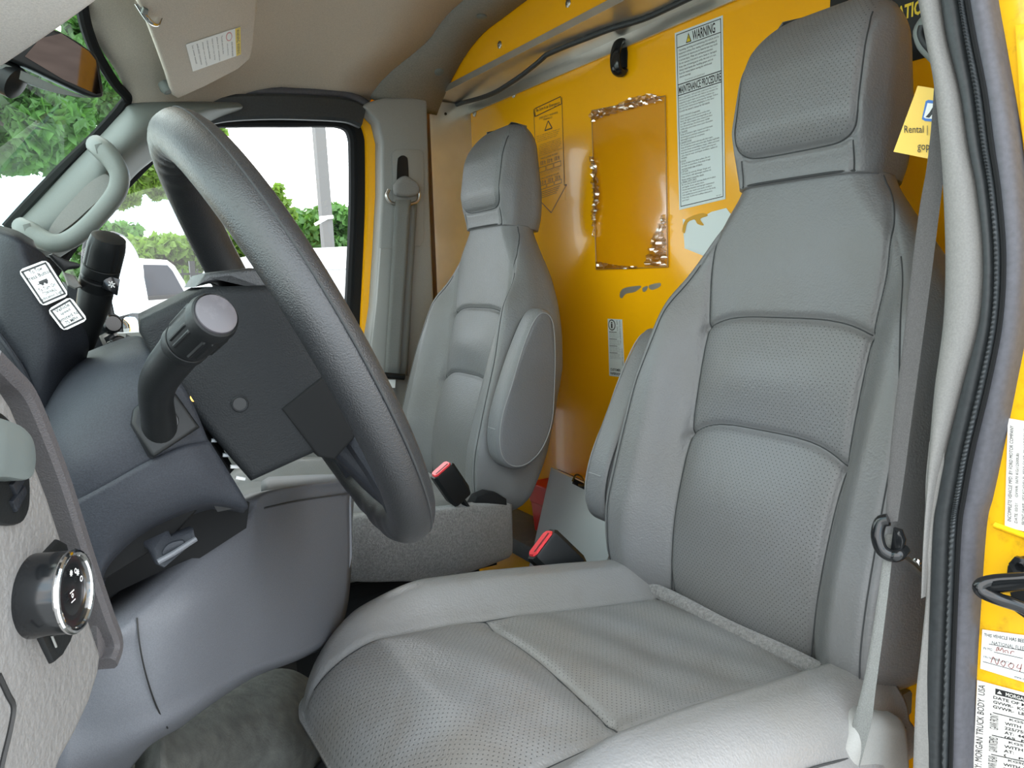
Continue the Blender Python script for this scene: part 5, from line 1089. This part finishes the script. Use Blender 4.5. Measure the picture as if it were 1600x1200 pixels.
for v, s_ in ((.27, 'GAWR FRONT'), (.48, 'GAWR INTERMED'), (.66, 'GAWR REAR')): c.text(s_, .17, v, .27, v+.14, M_INK, rot=90); c.line((.2, v-.012), (.95, v-.012), .0008, M_INK)
c.text('VIN 0076 18PZ1', .12, .94, .6, .965, M_INK); c.done()
# ============================================================ DRIVER SEAT BELT, TAG
db = thing('seat_belt', 'dark grey driver seat belt crossing the near side of the driver seat', 'seat belt', PX(1450, 400, .69))
def strap(name, pts, m, th=.0016, w=.046, edge=None, par=db):
    """pts: (px,py,x,width_px) strap seen partly edge-on"""
    P = [PX(p[0], p[1], p[2]) for p in pts]; Q = []
    for p in pts: a = PX(p[0]-p[3]/2, p[1], p[2]); b = PX(p[0]+p[3]/2, p[1], p[2]); Q.append((a, b))
    A = cr_spline([q[0] for q in Q], 8); B = cr_spline([q[1]+np.array([.004, 0, 0]) for q in Q], 8)
    G = [[a*(1-t)+b*t for t in np.linspace(0, 1, 5)] for a, b in zip(A, B)]; return grid(name, G, m, par, vec=(-.0006, -th, 0), angle=60)
strap('shoulder_webbing', [(1468, 110, .715, 14), (1464, 190, .712, 17), (1459, 260, .708, 22), (1449, 330, .704, 26), (1434, 450, .70, 26), (1420, 560, .695, 24), (1408, 650, .69, 23), (1398, 740, .685, 20), (1390, 815, .68, 14)], M_BELTD)
strap('lap_webbing', [(1388, 835, .68, 9), (1383, 880, .675, 9), (1374, 950, .67, 11), (1364, 1020, .665, 13), (1354, 1080, .66, 17), (1344, 1130, .655, 24), (1330, 1180, .65, 26), (1318, 1230, .64, 22)], M_BELT)
strap('return_webbing', [(1461, 690, .69, 18), (1457, 760, .69, 22), (1454, 830, .69, 14), (1451, 890, .69, 5), (1449, 940, .69, 5), (1443, 1020, .688, 9), (1438, 1090, .686, 14), (1436, 1220, .684, 20)], M_TRIML)
lp = lambda x, y, d=.675: PX(x, y, d)
tube('belt_loop', cr_spline([lp(*p) for p in [(1388, 812), (1376, 816, .672), (1371, 836, .668), (1377, 858, .668), (1392, 868, .672), (1404, 867), (1412, 858, .685)]], 5), .0062, M_BLKG, db, k=14)
slab('loop_head', [lp(*p) for p in [(1394, 826), (1406, 830), (1412, 846), (1410, 858), (1398, 868), (1390, 858)]], (.010, .002, 0), M_BLKG, db, bevel=.003)
sweep('loop_strut', [lp(1403, 864, .69), lp(1425, 880, .71), lp(1452, 908, .74)], rect(.012, .004), M_STEEL, db)
lathe('strut_rivet', [(.004, 0), (.004, .003), (.002, .004)], lp(1433, 878, .715), (-1, -.2, .1), M_CHROME, db, k=14)
O = cr_spline([(1424, 48), (1436, 26), (1448, 18), (1470, 22), (1480, 90), (1466, 112), (1450, 96), (1430, 74)], 3, True)
slab('guide_cover', J(O, .735), (.02, .004, 0), M_PIL, db, bevel=.008, seg=3)
tube('guide_slot', cr_spline(J([(1442, 40), (1440, 52), (1446, 66), (1456, 78)], .727), 5), .004, M_BLK, db)
tg = thing('rental_tag', 'yellow rental card with a blue road logo hanging behind the driver belt', 'tag', PX(1440, 200, .74))
tc_ = [PX(*p, .745) for p in [(1434, 134), (1490, 143), (1490, 258), (1396, 237)]]
tgp = plane3(*tc_[:3]); 
k_ = slab('card', [PX(*p, .745) for p in [(1434, 134), (1490, 143), (1490, 256), (1396, 237)]], (.0008, 0, 0), M_CARD, tg, smooth=False)
c = Card(PX(1396, 134, .745), PX(1490, 134, .745), PX(1490, 256, .745), PX(1396, 256, .745), None, None, tg, off=.0004)
U = lambda x, y: ((x-1396)/94, (y-134)/122)
def pp(pts, m, d=0): c.poly([U(*p) for p in pts], m, d=d)
pp([(1449, 158), (1453, 156), (1475, 159), (1475, 191), (1448, 189), (1443, 186)], M_BLUE); pp([(1452, 161), (1475, 163), (1475, 187), (1449, 185), (1446, 183)], M_WHITE, .0002)
pp([(1449, 183), (1455, 176), (1461, 166), (1466, 166), (1466, 186), (1460, 186), (1459, 179), (1455, 184)], M_INK, .0004)
c.text('Rental |', *U(1415, 196), *U(1452, 211), M_INK); c.text('gopenske', *U(1436, 222), *U(1486, 238), M_INK); c.done()
# ============================================================ OUTSIDE
ground = tagk(MB().box((-60, -30, GZ-.1), (60, 90, GZ)).build('ground', mat('asphalt', (.42, .42, .41), .9, noise=(3, .2)), smooth=False), 'structure')
def leaves(name, blobs, n, size, m, par=None, seed=1, kind=True):
    r = np.random.default_rng(seed); B = np.array(blobs, float); pr = B[:, 3]**2; pr /= pr.sum(); ix = r.choice(len(B), n, p=pr)
    d = r.normal(size=(n, 3)); d /= np.linalg.norm(d, axis=1)[:, None]; rad = B[ix, 3]*(r.random(n)**.45); c = B[ix, :3]+d*rad[:, None]*np.array([1, 1, .8])
    a = r.normal(size=(n, 3)); a /= np.linalg.norm(a, axis=1)[:, None]; b = np.cross(a, r.normal(size=(n, 3))); b /= np.linalg.norm(b, axis=1)[:, None]; s_ = size*(.6+.8*r.random(n))[:, None]
    V = np.stack([c-a*s_, c+b*s_*.55, c+a*s_, c-b*s_*.55], 1).reshape(-1, 3); me = bpy.data.meshes.new(name)
    me.vertices.add(len(V)); me.vertices.foreach_set('co', (V if par is None else V-np.array(par.location)).ravel()); me.loops.add(n*4); me.loops.foreach_set('vertex_index', np.arange(n*4)); me.polygons.add(n); me.polygons.foreach_set('loop_start', np.arange(0, n*4, 4)); me.update(calc_edges=True); me.validate()
    me.materials.append(m); o = bpy.data.objects.new(name, me); COL.objects.link(o); o.parent = par
    if kind: o['kind'] = 'stuff'
    return o
def leafm(name, c):
    m = mat(name, c, .6, noise=(1.3, .4)); t = m.node_tree; b = t.nodes['Principled BSDF']; o = [n for n in t.nodes if n.type == 'OUTPUT_MATERIAL'][0]
    tl = t.nodes.new('ShaderNodeBsdfTranslucent'); tl.inputs[0].default_value = (c[0]*1.5, c[1]*1.5, c[2], 1); mx = t.nodes.new('ShaderNodeMixShader'); mx.inputs[0].default_value = .4
    t.links.new(b.outputs[0], mx.inputs[1]); t.links.new(tl.outputs[0], mx.inputs[2]); t.links.new(mx.outputs[0], o.inputs[0]); return m
LG = leafm('bright_leaves', (.13, .23, .03)); LD = leafm('mid_green_leaves', (.07, .17, .035)); BARK = mat('bark', (.10, .08, .06), .9, bump=(20, .6, .02))
def blobpx(pts): return [(*PY(a, b, y), r/F*np.dot(PY(a, b, y)-CAM, RM@np.array([0, 0, -1.]))) for a, b, y, r in pts]
def tree(label, base, blobs, n, size, m, seed, trunk=.25, group=None, br=24):
    B = blobpx(blobs); t = thing('tree', label, 'tree', (base[0], base[1], GZ), group or 'trees around the parking lot')
    leaves('foliage', B, n, size, m, t, seed); c = np.mean([b[:3] for b in B], 0)
    MBt = MB(); top_ = np.array([base[0], base[1], c[2]]); V, Fc = sweepV(cr_spline([(base[0], base[1], GZ), (base[0]+.1, base[1], (GZ+c[2])/2), tuple(top_)], 5), circ(trunk, 10)); MBt.add(V, Fc); MBt.build('trunk', BARK, t)
    if br == 0: return t
    MBb = MB()
    for b in B[:br]: V, Fc = sweepV(cr_spline([tuple(top_*.6+np.array([base[0], base[1], GZ])*.4), tuple((top_+np.array(b[:3]))/2), tuple(b[:3])], 4), circ(trunk*.16, 6)); MBb.add(V, Fc)
    MBb.build('branches', BARK, t); return t
# overhanging tree in front of the windscreen
bl = []
r_ = random.Random(5)
for i in range(46):
    x = r_.uniform(-260, 185); y = r_.uniform(-40, 250+(-x*.15)); 
    if x > 90 and y > 170: continue
    bl.append((x, y, r_.uniform(8, 11), r_.uniform(28, 62)))
tree('large leafy tree filling the windscreen beyond the mirror', (-1.6, 11), bl, 60000, .07, LD, 3, .12, br=2)
bl = [(255, 240, 6, 20), (235, 268, 6, 26), (215, 290, 6, 18), (246, 300, 6.1, 14), (258, 215, 6.2, 16), (330, 196, 6, 12), (312, 192, 6, 14), (345, 203, 6, 7), (180, 310, 6.2, 22), (205, 310, 6.2, 14), (290, 190, 6, 22), (160, 330, 6.3, 10), (345, 190, 6, 5), (240, 190, 6, 30), (200, 240, 6.2, 30)]
tree('leafy branch tips hanging at the top of the far door window', (-.6, 6.6), bl, 5200, .036, LG, 8, .05, br=0)
def row(label, xs_, ytop, y, m, seed, n, size=.16, rr=26, bottom=470):
    r = random.Random(seed); bl = []
    for x in xs_:
        yy_ = ytop(x)+rr*.8
        while yy_ < bottom: bl.append((x+r.uniform(-8, 8), yy_+r.uniform(-6, 6), y+r.uniform(-1, 1), rr*r.uniform(.7, 1.15))); yy_ += rr*.9
    b = PY(np.mean(xs_), 450, y); return tree(label, (b[0], b[1]), bl, n, size, m, seed, .25)
row('bright green tree left of the wheel spoke beyond the white pickup', range(215, 330, 16), lambda x: 362+abs(x-262)*.12, 24, LG, 11, 9000)
row('green tree behind the light pole, between rim and window frame', range(440, 560, 14), lambda x: 322+max(0, abs(x-520)-20)*.3, 26, LD, 12, 9000)
row('low olive tree seen between the two sides of the wheel rim', range(335, 440, 14), lambda x: 352+max(0, 400-x)*.05, 32, LG, 13, 8000)
tree('sparse sapling top rising left of the light pole', (PY(430, 450, 20)[0], 20), [(432, 300, 20, 10), (440, 318, 20, 14), (425, 330, 20, 12), (450, 335, 20, 14), (436, 292, 20, 6), (446, 350, 20, 16)], 500, .12, LG, 14, .08)
row('green tree at the far left behind the outside mirror', range(110, 215, 16), lambda x: 350, 30, LD, 15, 6000)
# tree filled background behind the camera side is left open sky
# light pole
lp_ = thing('light_pole', 'tall grey light pole beyond the far door window', 'pole', (*PY(515, 470, 14)[:2], GZ))
P0, P1 = PY(494, 150, 14), PY(519, 470, 14); P1 = P1+(P1-P0)*.6; P0 = P0-(P1-P0)*.3
V, Fc = sweepV([P1, P0], [(a*.10, b*.10) for a, b in [(-1, -1), (1, -1), (1, 1), (-1, 1)]]); mesh('mast', V, Fc, mat('grey_pole', (.13, .125, .12), .6), lp_, smooth=False)
sweep('band_clamp', [PY(500, 341, 13.9), PY(520, 339, 13.9)], rect(.10, .07), mat('clamp', (.6, .58, .55), .5), lp_); tube('cross_bar', [PY(492, 351, 13.9), PY(512, 340, 13.9)], .03, M_PALE, lp_)
# white vehicles
WHT = mat('white_car_paint', (.82, .82, .82), .25, coat=.5); TINT = mat('dark_tinted_glass', (.03, .035, .045), .12, spec=.12); TYRE = mat('tyre', (.02, .02, .02), .8)
def wheelcar(par, x, y, r=.36):
    lathe('wheel', [(r*.6, -.12), (r, -.11), (r, .11), (r*.6, .12), (r*.55, .06), (.05, .05)], (x, y, GZ+r), (0, 1, 0), TYRE, par, k=28)
tk = thing('pickup_truck', 'white crew cab pickup with dark rear window beyond the outside mirror', 'truck', (*PY(240, 470, 7.5)[:2], GZ))
y0 = 7.5
def prof(name, pts, y, w, m, par, bev=.03): return slab(name, [PY(a, b, y) for a, b in pts], (0, w, 0), m, par, bevel=bev, seg=3)
prof('cab', [(165, 560), (165, 420), (180, 407), (215, 403), (262, 406), (274, 415), (290, 440), (297, 462), (300, 560)], y0, 1.7, WHT, tk, .06)
prof('side_window', [(223, 413), (262, 414), (270, 423), (290, 459), (290, 461), (228, 464)], y0-.004, .02, TINT, tk, .01)
prof('rear_side_window', [(180, 418), (216, 413), (220, 464), (178, 466)], y0-.004, .02, TINT, tk, .01)
sweep('window_trim', [PY(229, 466, y0-.02), PY(300, 461, y0-.02)], rect(.03, .04), M_BLK, tk)
prof('bed', [(296, 466), (440, 462), (440, 580), (296, 580)], y0, 1.7, WHT, tk, .05)
prof('door_lower', [(150, 466), (300, 462), (300, 600), (150, 600)], y0-.02, .03, WHT, tk, .02)
cx = Card(PY(252, 476, y0-.03), PY(272, 474, y0-.03), PY(271, 486, y0-.03), PY(251, 488, y0-.03), None, None, tk, off=.004); cx.text('4x4', 0, 0, 1, 1, mat('red_decal', (.6, .03, .03), .5), bold=.06); cx.done()
for px in (190, 400): q = PY(px, 560, y0); wheelcar(tk, q[0], y0+.1)
vn = thing('box_van', 'long white van roof and side beyond the steering wheel rim', 'van', (*PY(470, 470, 9.5)[:2], GZ))
y1 = 9.5
prof('body', [(352, 560), (356, 425), (366, 410), (384, 402), (420, 394), (470, 388), (540, 385), (700, 382), (720, 560)], y1, 2.0, WHT, vn, .10)
prof('windscreen', [(361, 425), (369, 412), (372, 412), (368, 428)], y1-.004, .02, TINT, vn, .01)
sweep('body_seam', [PY(380, 425, y1-.01), PY(700, 415, y1-.01)], rect(.03, .02), mat('grey_seam', (.4, .4, .4), .5), vn)
for px in (390, 650): q = PY(px, 560, y1); wheelcar(vn, q[0], y1+.1)
sd_ = thing('sedan_car', 'dark-windowed pale car in front of the black fence', 'car', (*PY(315, 470, 13)[:2], GZ))
prof('body', [(285, 508), (288, 452), (296, 446), (330, 446), (345, 455), (347, 508)], 13, 1.6, mat('pale_grey_paint', (.5, .5, .5), .3), sd_, .04)
prof('window', [(294, 455), (299, 449), (328, 449), (336, 456)], 12.995, .02, TINT, sd_, .01)
for px in (297, 337): q = PY(px, 500, 13); wheelcar(sd_, q[0], 13.05, .32)
# fence
fn = thing('iron_fence', 'black iron picket fence beyond the white vehicles', 'fence', (*PY(320, 460, 16)[:2], GZ))
fx0 = PY(200, 440, 16)[0]; fx1 = PY(560, 440, 16)[0]; zt_ = PY(300, 420, 16)[2]; k = 0
for zz in (zt_-.12, zt_-.45, GZ+.2): MB().box((fx0, 15.98, zz), (fx1, 16.02, zz+.04)).build('rail', M_BLK, fn, smooth=False)
pk_ = None; x = fx0
while x < fx1:
    k += 1
    if pk_ is None: pk_ = MB().box((-.012, -.012, 0), (.012, .012, zt_-GZ)).build('picket', M_BLK, None, smooth=False); pk_.parent = fn; pk_.location = (x-fn.location.x, 16-fn.location.y, 0)
    else: q = pk_.copy(); COL.objects.link(q); q.parent = fn; q.location = (x-fn.location.x, 16-fn.location.y, 0)
    x += .14
for px in (302,): q = PY(px, 440, 15.95); MB().box((q[0]-.05, 15.9, GZ), (q[0]+.05, 16.0, zt_+.15)).build('fence_post', M_BLK, fn, smooth=False)
